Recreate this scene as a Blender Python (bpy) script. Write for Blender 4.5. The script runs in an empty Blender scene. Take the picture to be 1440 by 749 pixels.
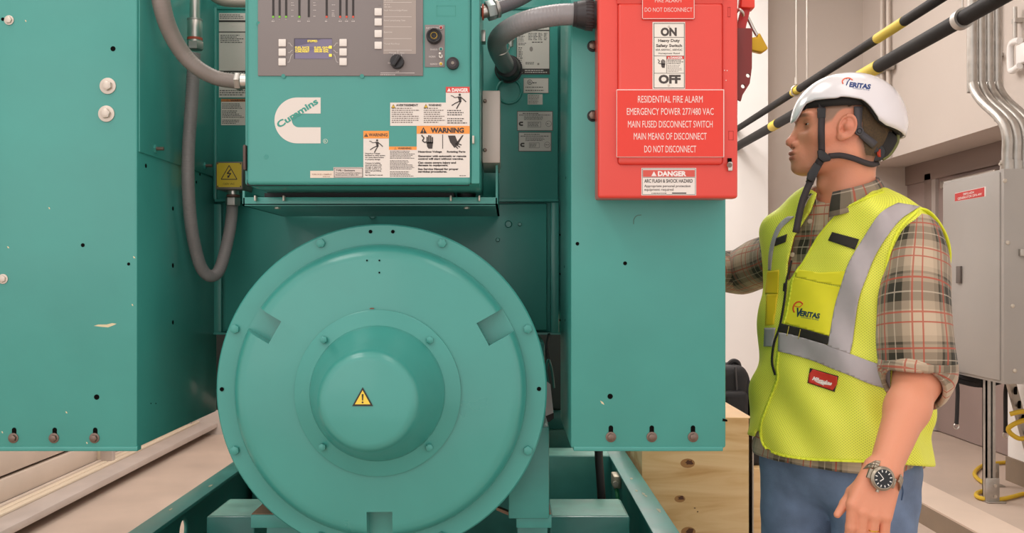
import bpy, bmesh, math, random
import numpy as np
from mathutils import Vector, Matrix
from mathutils.bvhtree import BVHTree
SC = bpy.context.scene
COL = SC.collection
random.seed(7)
RNG = np.random.default_rng(5)
# ------------------------------------------------------------------ camera (eye 1.35 m, level, one-point view)
FPX, VX, VY, EYE = 1300.0, 715.0, 388.0, 1.35
cam_d = bpy.data.cameras.new('camera'); cam = bpy.data.objects.new('camera', cam_d); COL.objects.link(cam)
cam.location = (0, 0, EYE); cam.rotation_euler = (math.pi/2, 0, 0)
cam_d.sensor_width = 36.0; cam_d.lens = 36.0*FPX/1440.0
cam_d.shift_x = (720.0-VX)/1440.0; cam_d.shift_y = (VY-374.5)/1440.0
cam_d.clip_start = 0.05; cam_d.clip_end = 60
SC.camera = cam
# ------------------------------------------------------------------ light
SC.view_settings.view_transform = 'Standard'
try: SC.view_settings.look = 'None'
except Exception: pass
SC.view_settings.gamma = 1.0; SC.view_settings.use_curve_mapping = False
SC.view_settings.exposure = 0.0
wd = bpy.data.worlds.new('world'); SC.world = wd; wd.use_nodes = True
wd.node_tree.nodes['Background'].inputs[0].default_value = (1.0, 0.955, 0.925, 1)
wd.node_tree.nodes['Background'].inputs[1].default_value = 1.14
def area(x, y, z, sx, sy, power, col=(1, .955, .915), rot=(0, 0, 0)):
    l = bpy.data.lights.new('ceiling_or_fill_light', 'AREA'); l.shape = 'RECTANGLE'; l.size = sx; l.size_y = sy
    l.energy = power; l.color = col
    o = bpy.data.objects.new('ceiling_or_fill_light', l); COL.objects.link(o); o.location = (x, y, z); o.rotation_euler = rot
for (lx, ly, pw) in ((-1.7, -0.6, 24), (1.0, -0.6, 10), (-1.6, 1.2, 18), (0.9, 1.2, 9), (1.6, 3.8, 10), (-0.2, 3.0, 26), (-1.75, 4.6, 52), (1.3, 5.9, 27), (0.3, 6.5, 76)):
    area(lx, ly, 4.2, 0.9, 1.5, pw)  # ceiling lamps; the one over the alternator is added to brighten the face
area(-1.5, -1.6, 2.0, 2.2, 2.2, 9, (1, .965, .93), (math.radians(84), 0, math.radians(-34)))   # added soft fill from front left to brighten the face, no real source
# ------------------------------------------------------------------ helpers
def P(px, py, d): return Vector(((px-VX)*d/FPX, d, EYE-(py-VY)*d/FPX))
def X(px, d): return (px-VX)*d/FPX
def Z(py, d): return EYE-(py-VY)*d/FPX
def lin(h):
    h = h.lstrip('#'); c = [int(h[i:i+2], 16)/255 for i in (0, 2, 4)]
    return tuple((v/12.92 if v <= .04045 else ((v+.055)/1.055)**2.4) for v in c)+(1.0,)
MATS = {}
def pm(name, hexc, rough=.5, metal=0., var=0., scale=6., bump=0., bscale=80., coat=0., emit=0., sss=0., spec=.5):
    if name in MATS: return MATS[name]
    m = bpy.data.materials.new(name); m.use_nodes = True; nt = m.node_tree; b = nt.nodes['Principled BSDF']
    c = lin(hexc) if isinstance(hexc, str) else tuple(hexc)+(1.,)
    b.inputs['Base Color'].default_value = c; b.inputs['Roughness'].default_value = rough; b.inputs['Metallic'].default_value = metal
    b.inputs['Specular IOR Level'].default_value = spec
    if coat: b.inputs['Coat Weight'].default_value = coat; b.inputs['Coat Roughness'].default_value = .12
    if sss: b.inputs['Subsurface Weight'].default_value = sss; b.inputs['Subsurface Radius'].default_value = (1, .35, .2); b.inputs['Subsurface Scale'].default_value = .006
    if emit: b.inputs['Emission Color'].default_value = c; b.inputs['Emission Strength'].default_value = emit
    if var or bump:
        tc = nt.nodes.new('ShaderNodeTexCoord')
    if var:
        n = nt.nodes.new('ShaderNodeTexNoise'); n.inputs['Scale'].default_value = scale; n.inputs['Detail'].default_value = 6
        nt.links.new(tc.outputs['Object'], n.inputs['Vector'])
        r = nt.nodes.new('ShaderNodeMapRange'); r.inputs[1].default_value = .3; r.inputs[2].default_value = .7; r.inputs[3].default_value = 1-var; r.inputs[4].default_value = 1+var
        nt.links.new(n.outputs['Fac'], r.inputs[0])
        mx = nt.nodes.new('ShaderNodeMix'); mx.data_type = 'RGBA'; mx.blend_type = 'MULTIPLY'; mx.inputs[0].default_value = 1
        mx.inputs[6].default_value = c; nt.links.new(r.outputs[0], mx.inputs[7]); nt.links.new(mx.outputs[2], b.inputs['Base Color'])
        r2 = nt.nodes.new('ShaderNodeMapRange'); r2.inputs[1].default_value = .3; r2.inputs[2].default_value = .7; r2.inputs[3].default_value = rough*.85; r2.inputs[4].default_value = min(1, rough*1.2)
        nt.links.new(n.outputs['Fac'], r2.inputs[0]); nt.links.new(r2.outputs[0], b.inputs['Roughness'])
    if bump:
        n2 = nt.nodes.new('ShaderNodeTexNoise'); n2.inputs['Scale'].default_value = bscale; n2.inputs['Detail'].default_value = 3
        nt.links.new(tc.outputs['Object'], n2.inputs['Vector'])
        bp = nt.nodes.new('ShaderNodeBump'); bp.inputs['Strength'].default_value = bump; bp.inputs['Distance'].default_value = .01
        nt.links.new(n2.outputs['Fac'], bp.inputs['Height']); nt.links.new(bp.outputs[0], b.inputs['Normal'])
    MATS[name] = m; return m
def ink(h, rough=.5): return pm('ink_'+h.lstrip('#'), h, rough)
def wl(o):
    v = Vector((0, 0, 0))
    while o is not None: v = v+o.location; o = o.parent
    return v
def tag(o, label=None, cat=None, group=None, kind=None):
    if label: o['label'] = label
    if cat: o['category'] = cat
    if group: o['group'] = group
    if kind: o['kind'] = kind
    return o
def thing(name, label, cat, loc=(0, 0, 0), group=None):
    o = bpy.data.objects.new(name, None); COL.objects.link(o); o.location = loc; o.empty_display_size = .05
    return tag(o, label, cat, group)
def link(name, me, parent=None, smooth=38):
    o = bpy.data.objects.new(name, me); COL.objects.link(o)
    if smooth:
        me.polygons.foreach_set('use_smooth', [True]*len(me.polygons))
        if smooth < 179: me.set_sharp_from_angle(angle=math.radians(smooth))
    if parent is not None:
        off = wl(parent); me.transform(Matrix.Translation(-off)); o.parent = parent
    return o
def spline(pts, n=8):
    p = [Vector(q) for q in pts]; p = [p[0]*2-p[1]]+p+[p[-1]*2-p[-2]]; out = []
    for i in range(1, len(p)-2):
        for k in range(n):
            t = k/n; a, b, c, d = p[i-1], p[i], p[i+1], p[i+2]
            out.append(.5*((2*b)+(c-a)*t+(2*a-5*b+4*c-d)*t*t+(3*b-a-3*c+d)*t**3))
    out.append(p[-2]); return out
class MB:
    def __init__(s): s.bm = bmesh.new(); s.mats = []; s.tmp = bpy.data.meshes.new('t')
    def mi(s, m):
        if m not in s.mats: s.mats.append(m)
        return s.mats.index(m)
    def _add(s, t, m):
        i = s.mi(m)
        for f in t.faces: f.material_index = i
        t.to_mesh(s.tmp); t.free(); s.bm.from_mesh(s.tmp)
    def box(s, x0, x1, y0, y1, z0, z1, m, bev=0., seg=2, M=None):
        t = bmesh.new(); bmesh.ops.create_cube(t, size=1)
        for v in t.verts: v.co = Vector(((x0+x1)/2+v.co.x*(x1-x0), (y0+y1)/2+v.co.y*(y1-y0), (z0+z1)/2+v.co.z*(z1-z0)))
        if bev: bmesh.ops.bevel(t, geom=t.edges[:], offset=bev, segments=seg, profile=.5, affect='EDGES')
        if M is not None: t.transform(M)
        s._add(t, m); return s
    def cyl(s, a, b, r, m, r2=None, n=24, bev=0., rot=0.):
        a = Vector(a); b = Vector(b); r2 = r if r2 is None else r2; ax = (b-a); L = ax.length
        t = bmesh.new(); bmesh.ops.create_cone(t, cap_ends=True, segments=n, radius1=r, radius2=r2, depth=L)
        if bev:
            ed = [e for e in t.edges if abs(e.verts[0].co.z-e.verts[1].co.z) < 1e-6]
            bmesh.ops.bevel(t, geom=ed, offset=bev, segments=2, profile=.5, affect='EDGES')
        q = Vector((0, 0, 1)).rotation_difference(ax)
        t.transform(Matrix.Translation((a+b)/2) @ q.to_matrix().to_4x4() @ Matrix.Rotation(rot, 4, 'Z'))
        s._add(t, m); return s
    def tube(s, pts, r, m, n=12, k=8, rib=0., ribp=.006, smooth=True, ends=True):
        pts = spline(pts, k) if smooth else [Vector(p) for p in pts]
        rf = r if callable(r) else (lambda u: r)
        if rib:
            out = [pts[0]]; 
            for a, b in zip(pts, pts[1:]):
                L = (b-a).length; q = max(1, int(L/(ribp/4)))
                out += [a.lerp(b, (j+1)/q) for j in range(q)]
            pts = out
        t = bmesh.new(); rings = []; up = None; acc = 0.
        N = len(pts)
        for i, p in enumerate(pts):
            d = (pts[min(i+1, N-1)]-pts[max(i-1, 0)]).normalized()
            if i: acc += (p-pts[i-1]).length
            if up is None: up = d.orthogonal().normalized()
            up = (up-d*up.dot(d)).normalized(); sd = d.cross(up)
            rr = rf(i/(N-1))
            if rib: rr *= 1+rib*math.sin(acc/ribp*2*math.pi)
            rings.append([t.verts.new(p+(up*math.cos(2*math.pi*j/n)+sd*math.sin(2*math.pi*j/n))*rr) for j in range(n)])
        for A, B in zip(rings, rings[1:]):
            for j in range(n): t.faces.new((A[j], A[(j+1) % n], B[(j+1) % n], B[j]))
        if ends: t.faces.new(rings[0][::-1]); t.faces.new(rings[-1])
        bmesh.ops.recalc_face_normals(t, faces=t.faces[:])
        s._add(t, m); return s
    def lathe(s, prof, o, axis, m, n=64):
        o = Vector(o); ax = Vector(axis).normalized(); u = ax.orthogonal().normalized(); w = ax.cross(u)
        t = bmesh.new(); rings = []
        for (r, h) in prof:
            c = o+ax*h
            if r < 1e-6: rings.append([t.verts.new(c)])
            else: rings.append([t.verts.new(c+(u*math.cos(2*math.pi*j/n)+w*math.sin(2*math.pi*j/n))*r) for j in range(n)])
        for A, B in zip(rings, rings[1:]):
            for j in range(n):
                k = (j+1) % n
                if len(A) == 1 and len(B) == 1: continue
                if len(A) == 1: t.faces.new((A[0], B[k], B[j]))
                elif len(B) == 1: t.faces.new((A[j], A[k], B[0]))
                else: t.faces.new((A[j], A[k], B[k], B[j]))
        bmesh.ops.recalc_face_normals(t, faces=t.faces[:])
        s._add(t, m); return s
    def prism(s, pts, off, m, bev=0.):
        t = bmesh.new(); off = Vector(off)
        a = [t.verts.new(Vector(p)) for p in pts]; b = [t.verts.new(Vector(p)+off) for p in pts]; n = len(a)
        t.faces.new(a); t.faces.new(b[::-1])
        for i in range(n): t.faces.new((a[i], b[i], b[(i+1) % n], a[(i+1) % n]))
        bmesh.ops.recalc_face_normals(t, faces=t.faces[:])
        if bev: bmesh.ops.bevel(t, geom=t.edges[:], offset=bev, segments=2, profile=.5, affect='EDGES')
        s._add(t, m); return s
    def torus(s, c, axis, R, r, m, n=32, k=10, a0=0, a1=2*math.pi):
        ax = Vector(axis).normalized(); u = ax.orthogonal().normalized(); w = ax.cross(u); c = Vector(c)
        full = abs(a1-a0) > 6.28
        pts = [c+(u*math.cos(a0+(a1-a0)*i/n)+w*math.sin(a0+(a1-a0)*i/n))*R for i in range(n+1)]
        return s.tube(pts, r, m, n=k, smooth=False, ends=not full)
    def ball(s, c, r, m, sc=(1, 1, 1), n=20, R=None):
        t = bmesh.new(); bmesh.ops.create_uvsphere(t, u_segments=n, v_segments=n//2, radius=r)
        M = Matrix.Translation(Vector(c)) @ (R.to_4x4() if R else Matrix.Identity(4)) @ Matrix.Diagonal((*sc, 1))
        t.transform(M); s._add(t, m); return s
    def build(s, name, parent=None, smooth=38):
        me = bpy.data.meshes.new(name); s.bm.to_mesh(me); s.bm.free(); bpy.data.meshes.remove(s.tmp)
        for m in s.mats: me.materials.append(m)
        return link(name, me, parent, smooth)
def boolean(o, cutter, op='DIFFERENCE', solver='EXACT'):
    md = o.modifiers.new('b', 'BOOLEAN'); md.object = cutter; md.operation = op; md.solver = solver
    bpy.context.view_layer.update()
    dg = bpy.context.evaluated_depsgraph_get()
    me = bpy.data.meshes.new_from_object(o.evaluated_get(dg))
    o.modifiers.clear(); old = o.data; nm = old.name; o.data = me; bpy.data.meshes.remove(old); me.name = nm
    cm = cutter.data; bpy.data.objects.remove(cutter); bpy.data.meshes.remove(cm)
    me.set_sharp_from_angle(angle=math.radians(38))
    return o
# ---- text outlines as flat polygons (unit box: width 1, cap height 1)
TXT = {}
def glyphs(s, bold=0.):
    k = (s, bold)
    if k in TXT: return TXT[k]
    cu = bpy.data.curves.new('t', 'FONT'); cu.body = s; cu.size = 1; cu.offset = bold; cu.resolution_u = 3; cu.fill_mode = 'FRONT'
    o = bpy.data.objects.new('t', cu); COL.objects.link(o); bpy.context.view_layer.update()
    me = bpy.data.meshes.new_from_object(o.evaluated_get(bpy.context.evaluated_depsgraph_get()))
    v = np.array([tuple(q.co[:2]) for q in me.vertices]) if len(me.vertices) else np.zeros((0, 2))
    f = [tuple(p.vertices) for p in me.polygons]
    bpy.data.objects.remove(o); bpy.data.curves.remove(cu); bpy.data.meshes.remove(me)
    if len(v):
        x0, x1 = v[:, 0].min(), v[:, 0].max(); v[:, 0] = (v[:, 0]-x0)/max(x1-x0, 1e-6)
        v[:, 1] = v[:, 1]/.729
    TXT[k] = (v, f, (x1-x0)/.729 if len(v) else 1); return TXT[k]
class Sheet:
    """flat printed sheet: layers of coloured shapes a fraction of a millimetre apart"""
    def __init__(s, M): s.M = M; s.v = []; s.f = []; s.fm = []; s.mats = []
    def mi(s, h):
        m = ink(h) if isinstance(h, str) else h
        if m not in s.mats: s.mats.append(m)
        return s.mats.index(m)
    def poly(s, pts, col, lay):
        b = len(s.v); s.v += [s.M(x, y, lay) for x, y in pts]; s.f.append(tuple(range(b, b+len(pts)))); s.fm.append(s.mi(col)); return s
    def rect(s, x0, y0, x1, y1, col, lay=1): return s.poly([(x0, y0), (x0, y1), (x1, y1), (x1, y0)], col, lay)
    def frame(s, x0, y0, x1, y1, t, col, lay=1):
        s.rect(x0, y0, x1, y0+t, col, lay); s.rect(x0, y1-t, x1, y1, col, lay); s.rect(x0, y0, x0+t, y1, col, lay); s.rect(x1-t, y0, x1, y1, col, lay); return s
    def disc(s, cx, cy, r, col, lay=1, n=24, ry=None):
        ry = ry or r
        return s.poly([(cx+r*math.cos(-2*math.pi*i/n), cy+ry*math.sin(-2*math.pi*i/n)) for i in range(n)], col, lay)
    def line(s, pts, w, col, lay=2):
        for (x0, y0), (x1, y1) in zip(pts, pts[1:]):
            L = math.hypot(x1-x0, y1-y0) or 1; nx, ny = -(y1-y0)/L*w/2, (x1-x0)/L*w/2
            q = [(x0+nx, y0+ny), (x1+nx, y1+ny), (x1-nx, y1-ny), (x0-nx, y0-ny)]
            s.poly(q, col, lay)
        return s
    def text(s, t, x0, yb, w, h, col, lay=2, bold=0., ang=0., align='l', shear=0.):
        """baseline-left at (x0,yb); w = full width (None keeps aspect), h = cap height; px units"""
        v, f, asp = glyphs(t, bold)
        if not len(v): return s
        if w is None: w = asp*h
        if align == 'c': x0 = x0-w/2
        c, sn = math.cos(ang), math.sin(ang); b = len(s.v)
        for a, q in v:
            ax, ay = a*w+shear*q*h, q*h
            s.v.append(s.M(x0+ax*c-ay*sn, yb-(ax*sn+ay*c), lay))
        i = s.mi(col)
        for p in f: s.f.append(tuple(b+k for k in p)); s.fm.append(i)
        return s
    def micro(s, x0, y0, x1, y1, n, col='#6b625e', lay=2, dens=.85):
        ph = (y1-y0)/n
        for i in range(n):
            y = y0+i*ph; x = x0; end = x1-random.random()*(x1-x0)*.35
            while x < end:
                w = random.uniform(1.2, 4.2)*(ph/3)**.5
                s.rect(x, y+ph*.22, min(x+w, end), y+ph*.68, col, lay); x += w+ph*.3
        return s
    def tri(s, cx, cy, r, col='#f4c73a', edge='#2a2421', lay=2, mark=True):
        T = lambda q: [(cx, cy-q), (cx-q*.98, cy+q*.78), (cx+q*.98, cy+q*.78)]
        s.poly(T(r), edge, lay); s.poly([(x, y+r*.03) for x, y in T(r*.74)], col, lay+1)
        if mark:
            s.poly([(cx-r*.09, cy-r*.35), (cx-r*.05, cy+r*.25), (cx+r*.05, cy+r*.25), (cx+r*.09, cy-r*.35)], edge, lay+2)
            s.disc(cx, cy+r*.42, r*.09, edge, lay+2, 10)
        return s
    def build(s, name, parent):
        me = bpy.data.meshes.new(name); me.from_pydata([tuple(q) for q in s.v], [], s.f)
        for m in s.mats: me.materials.append(m)
        me.polygons.foreach_set('material_index', s.fm); me.update()
        return link(name, me, parent, 0)
def front(d): return lambda px, py, lay: P(px, py, d)+Vector((0, -.0003*lay, 0))
def sidepl(xw, sgn):   # plane X = const, seen from the camera; sgn = facing direction
    return lambda px, py, lay: Vector((xw+sgn*.0003*lay, xw*FPX/(px-VX), EYE-(py-VY)*xw/(px-VX)))
def bolt(parent, c, r, h, m, ax=(0, -1, 0), washer=0., wm=None, name='bolt', slot=False):
    b = MB(); c = Vector(c); a = Vector(ax).normalized(); t = 0
    if washer: t = r*.25; b.cyl(c, c+a*t, washer, wm or m, n=28, bev=r*.06)
    b.cyl(c+a*t, c+a*(t+h), r, m, n=6, bev=r*.1, rot=random.random()); b.cyl(c+a*(t+h), c+a*(t+h*1.12), r*.78, m, r2=r*.6, n=18)
    return b.build(name, parent)
def screw(parent, c, r, h, m, ax=(0, -1, 0), name='screw'):
    b = MB(); c = Vector(c); a = Vector(ax).normalized()
    b.cyl(c, c+a*h*.5, r, m, n=18); b.cyl(c+a*h*.5, c+a*h, r, m, r2=r*.6, n=18)
    return b.build(name, parent)
TEAL = pm('teal_paint', '#43988e', .36, var=.06, scale=5, bump=.03, bscale=40, coat=.25)
TEAL_G = pm('teal_gloss_paint', '#43988e', .3, var=.05, scale=5, bump=.03, bscale=30, coat=.4)
TEAL_D = pm('teal_paint_frame', '#3a8880', .42, var=.14, scale=9, coat=.15)
GALV = pm('galvanised_steel', '#b9b4ae', .38, .85, var=.12, scale=25)
STEEL = pm('bright_steel', '#cfc8c0', .3, .9)
ZINC = pm('zinc_bolt', '#c9bfb2', .42, .6, var=.15, scale=60)
BOLTB = pm('brown_bolt', '#7d6a60', .35, .75)
BLACK = pm('black_rubber', '#1c191a', .55)
HOLE = pm('hole_black', '#0b0908', .9, spec=.1)
GREYP = pm('grey_conduit', '#8c8483', .42, var=.06, scale=12)
PANEL = pm('panel_grey', '#857c7a', .45)
# ================================================================== ROOM
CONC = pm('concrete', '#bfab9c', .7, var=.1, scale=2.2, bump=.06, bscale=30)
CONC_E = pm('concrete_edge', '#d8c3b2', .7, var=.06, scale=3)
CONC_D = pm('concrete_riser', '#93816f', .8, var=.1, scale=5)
WALL = pm('wall_paint', '#cdc1b8', .75, var=.02, scale=1.5)
WHITE_W = pm('white_wall_lit_pilaster', '#f8f4f1', .7, var=.02, scale=1.5)
DOORM = pm('door_paint', '#a08d88', .55, var=.04)
FRAMEM = pm('door_frame_paint', '#8f7d76', .55)
BY = 7.88
def struct(name, mb, smooth=38):
    o = mb.build(name, None, smooth); o['kind'] = 'structure'; return o
struct('floor', MB().box(-4.5, 4.5, -2.5, 8.2, -.1, 0, CONC))
struct('wall_back', MB().box(-3.2, 3.6, BY, BY+.15, 0, 4.6, WALL))
struct('ceiling', MB().box(-3.3, 3.75, -2.5, BY+.15, 4.6, 4.7, WHITE_W))
# pilaster beside the switch, coloured white to carry strong light on the wall
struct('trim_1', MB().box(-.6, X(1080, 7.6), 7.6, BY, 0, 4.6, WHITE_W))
# right wall: upper part and near block flush, recess with door under a soffit
WX, RX, SZ, BD = 3.02, 3.43, EYE+.93, 5.59
struct('wall_right', MB().box(WX, 3.75, 1.2, BY, SZ, 4.6, WALL).box(WX, 3.75, 1.2, BD, .117, SZ, WHITE_W).box(RX, 3.75, BD, BY, .117, SZ, WALL))
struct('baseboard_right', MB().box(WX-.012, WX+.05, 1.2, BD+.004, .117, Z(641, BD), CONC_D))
pad = MB(); pad.box(2.26, 3.75, 1.2, BY, 0, .117, CONC)
struct('floor_pad', pad)
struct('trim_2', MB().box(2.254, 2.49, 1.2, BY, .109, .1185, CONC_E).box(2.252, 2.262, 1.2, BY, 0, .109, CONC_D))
# door in the recess
d1 = MB()
y0, y1 = X(0, 1)*0+RX*FPX/(1327-VX), BY
d1.box(RX-.05, RX, 7.40, 7.52, .117, SZ-.1, FRAMEM, .006).box(RX-.05, RX, 5.62, 7.88, SZ-.16, SZ, FRAMEM, .006).box(RX-.03, RX, 7.52, BY, .117, SZ-.1, DOORM)
fr = struct('door_1', d1)
lf = MB().box(RX-.02, RX, 5.64, 7.40, .125, SZ-.16, DOORM).build('door_leaf', fr)
MB().box(RX-.045, RX-.018, 7.33, 7.40, .125, SZ-.16, pm('door_edge', '#b5aaa4', .5)).build('door_edge_strip', fr)
MB().box(RX-.12, RX-.03, 6.3, 7.1, SZ-.26, SZ-.2, STEEL, .01).build('door_closer', fr)
# left wall: siding, sill and mullions
LW = pm('siding_beige', '#cdbcae', .6, var=.05, scale=4); CREAM = pm('cream_frame', '#e0cfb8', .5); ALU = pm('sill_aluminium', '#c6bab3', .5, .2, var=.08, scale=7); GAP = pm('seam_dark', '#4b403c', .8)
lw = MB(); lw.box(-3.3, -2.79, 1.0, BY, 0, 4.6, GAP)
zs = [.12, .262, .50, .83, 1.16, 1.49, 1.82, 2.15, 2.48, 2.81, 3.14, 3.47, 3.8, 4.13, 4.46]
for i, (za, zb_) in enumerate(zip(zs, zs[1:])): lw.box(-2.80, -2.755 if i % 2 else -2.745, 1.0, BY, za, zb_-.016, LW, .006)
struct('wall_left', lw)
sl = MB(); sl.box(-2.63, -2.48, 1.0, BY, .062, .103, ALU, .004).box(-2.79, -2.69, 1.0, BY, 0, .1, ALU).box(-2.70, -2.60, 1.0, BY, .07, .1, ALU)
sl.box(-2.672, -2.632, 1.0, BY, .1, .116, CREAM, .004).box(-2.715, -2.678, 1.0, BY, .1, .116, CREAM, .004).box(-2.742, -2.716, 1.0, BY, .1, .124, LW, .003)
struct('trim_3', sl)
for i, yy in enumerate((2.2, 4.2, 6.17, 7.7)):
    struct('trim_%d' % (4+i), MB().box(-2.725, -2.645, yy, yy+.05, .1025, 4.6, ALU, .003).box(-2.76, -2.725, yy+.005, yy+.045, .103, 4.6, CREAM, .003))
# ------------------------------------------------------------------ overhead pipes
PIPE = pm('black_pipe', '#1c1817', .6, spec=.2); YTAPE = pm('yellow_tape', '#d9bf2e', .5)
def pipe(rx, rz, r, zz, lab, tapes):
    # line through the depth vanishing point: X = rx*k, Z-EYE = rz*k (k metres per 100 px)
    k = zz/rz; xw, zw = rx*k, EYE+zz
    t = thing('overhead_pipe', lab, 'pipe', (xw, 4.0, zw))
    MB().cyl((xw, 1.3, zw), (xw, 7.6 if xw < X(1080, 7.6) else BY, zw), r, PIPE, n=20).build('pipe_run', t)
    for px, hl in tapes:
        d = xw*FPX/(px-VX)
        MB().cyl((xw, d-hl, zw), (xw, d+hl, zw), r*1.04, YTAPE, n=20).build('pipe_marker', t)
    return xw, zw, t
pA = pipe(685, 388, .033, 1.06, 'thicker black overhead pipe with yellow markers, lower of the two', ((1221, .14), (1090, .07)))
pB = pipe(603, 388, .024, 1.2, 'thinner black overhead pipe with yellow markers, upper of the two', ((1252, .16), (1120, .07)))
for (xw, zw, pt), px, r, nm in ((pB, 1120, .006, 'left'), (pA, 1135, .006, 'right')):
    d = xw*FPX/(px-VX)
    t = thing('hanger_rod', 'thin steel rod hanging down to the %s' % ('thinner upper black pipe' if nm == 'left' else 'thicker lower black pipe'), 'rod', (xw, d, zw))
    MB().cyl((xw, d, zw+.05), (xw, d, 4.6), r, STEEL, n=10).build('rod', t)
    MB().torus((xw, d, zw), (0, 1, 0), (.033 if nm == 'right' else .024)+.008, .006, STEEL, n=28).cyl((xw, d, zw+.04), (xw, d, zw+.085), .011, STEEL, n=6).build('pipe_clamp', t)
xw, zw, _ = pA; d = xw*FPX/(1353-VX)
t = thing('pipe_clamp_ring', 'light grey clamp ring around the thicker pipe above the conduit bank', 'clamp', (xw, d, zw))
MB().cyl((xw, d-.02, zw), (xw, d+.02, zw), .043, GALV, n=24).cyl((xw, d, zw+.04), (xw, d, 4.6), .006, STEEL, n=8).build('clamp_band', t)
# ------------------------------------------------------------------ conduits on right wall
dl = WX*FPX/(1250-VX)
t = thing('wall_conduit', 'pair of thin vertical conduits strapped to right wall above the helmet', 'conduit', (WX-.03, dl, 2.9))
for q in (-.06, .06):
    MB().cyl((WX-.03, dl+q, EYE+.93+.02), (WX-.03, dl+q, 4.6), .016, pm('conduit_painted', '#d2c5ba', .45), n=14).build('conduit_pipe', t)
MB().box(WX-.06, WX, dl-.13, dl+.13, Z(98, dl)-.02, Z(98, dl)+.02, GALV, .003).cyl((WX-.07, dl-.13, Z(98, dl)), (WX-.02, dl-.13, Z(98, dl)), .03, GALV, n=16).build('strut_clamp', t)
# ------------------------------------------------------------------ electrical panel on strut stand
EGREY = pm('panel_enamel', '#a8a29d', .42, var=.03, scale=3); EPX, EN, EF = 2.57, 4.81, 5.48
EZ0, EZ1 = Z(540, EN), Z(237, EN)
ep = thing('electrical_panel', 'grey electrical panel box with red label on strut stand', 'electrical panel', (EPX+.14, (EN+EF)/2, EZ0))
MB().box(EPX+.008, EPX+.33, EN, EF, EZ0, EZ1, EGREY, .004).build('cabinet_body', ep)
MB().box(EPX, EPX+.01, EN+.03, EF-.01, EZ0+.015, EZ1-.015, EGREY, .004).build('panel_door', ep)
S = Sheet(sidepl(EPX, -1)); S.rect(1342.5, 270, 1386, 262, '#ece5e0', 2)
S.v = []; S.f = []; S.fm = []
S.poly([(1343, 271.5), (1343, 283.5), (1386.5, 276), (1386.5, 262)], '#e8e0dc', 2); S.poly([(1343, 272.2), (1343, 283), (1384.5, 276), (1384.5, 263)], '#c92f2c', 3)
def side_text(S, txt, x0, y0, x1, y1, h, col, bold):
    v, f, asp = glyphs(txt, bold); b = len(S.v)
    for a, q in v: S.v.append(S.M(x0+(x1-x0)*a, y0+(y1-y0)*a-q*h, 5))
    i = S.mi(col)
    for p in f: S.f.append(tuple(b+k for k in p)); S.fm.append(i)
side_text(S, 'EMPG-HDM', 1355, 274.5, 1370, 271.6, 3.2, '#f3dcd8', .02); side_text(S, 'GENERATOR DPA-4W', 1347, 281, 1381, 274, 3.4, '#f3dcd8', .02)
S.build('label_plate', ep)['label'] = 'red label plate with white lettering'
dh = EPX*FPX/(1350-VX)
MB().box(EPX-.012, EPX+.002, dh-.025, dh+.025, Z(398, dh), Z(374, dh), pm('latch_grey', '#6d645f', .4, .5), .003).build('latch', ep)
for (px, py) in ((1413, 254), (1417, 341), (1424, 430), (1427, 521)):
    screw(ep, P(px, py, EN), .011, .006, ZINC)
MB().box(X(1432, EN), X(1452, EN), EN-.02, EN, Z(360, EN), Z(350, EN), GALV, .003).build('hasp', ep)
for (dp, xx, lab) in ((5.06, 2.63, 'steel strut post under grey electrical panel, nearest the camera'), (5.45, 2.835, 'rear steel strut post behind the grey panel')):
    pt = thing('strut_post', lab, 'post', (xx, dp, .1185))
    MB().box(xx-.026, xx-.018, dp-.02, dp+.02, .1185, EZ0, GALV).box(xx-.026, xx+.02, dp+.012, dp+.02, .1185, EZ0, GALV).box(xx-.026, xx+.0, dp-.02, dp-.012, .1185, EZ0, GALV).box(xx+.01, xx+.026, dp-.02, dp+.02, .1185, EZ0, GALV).build('channel', pt)
    MB().box(xx-.03, xx+.045, dp-.026, dp-.02, .1185, .25, GALV, .002).box(xx-.03, xx+.07, dp-.05, dp+.03, .1185, .1245, GALV, .002).cyl((xx+.02, dp-.032, .21), (xx+.02, dp-.026, .21), .01, ZINC, n=6).cyl((xx+.02, dp-.032, .15), (xx+.02, dp-.026, .15), .01, ZINC, n=6).build('base_bracket', pt)
bt = thing('strut_brace', 'slotted diagonal steel brace below the right end of the panel', 'brace', P(1436, 600, 5.1))
bb = MB(); a, b = P(1421, 536, 5.1), P(1447, 632, 5.3)
bb.tube([a, a.lerp(b, .5), b], .028, GALV, n=4, smooth=False)
bb.build('channel', bt)
for i in range(4):
    q = a.lerp(b, .12+.2*i)
    MB().box(q.x-.008, q.x+.008, q.y-.034, q.y-.02, q.z-.022, q.z+.022, HOLE, .004).build('slot', bt)
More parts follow.
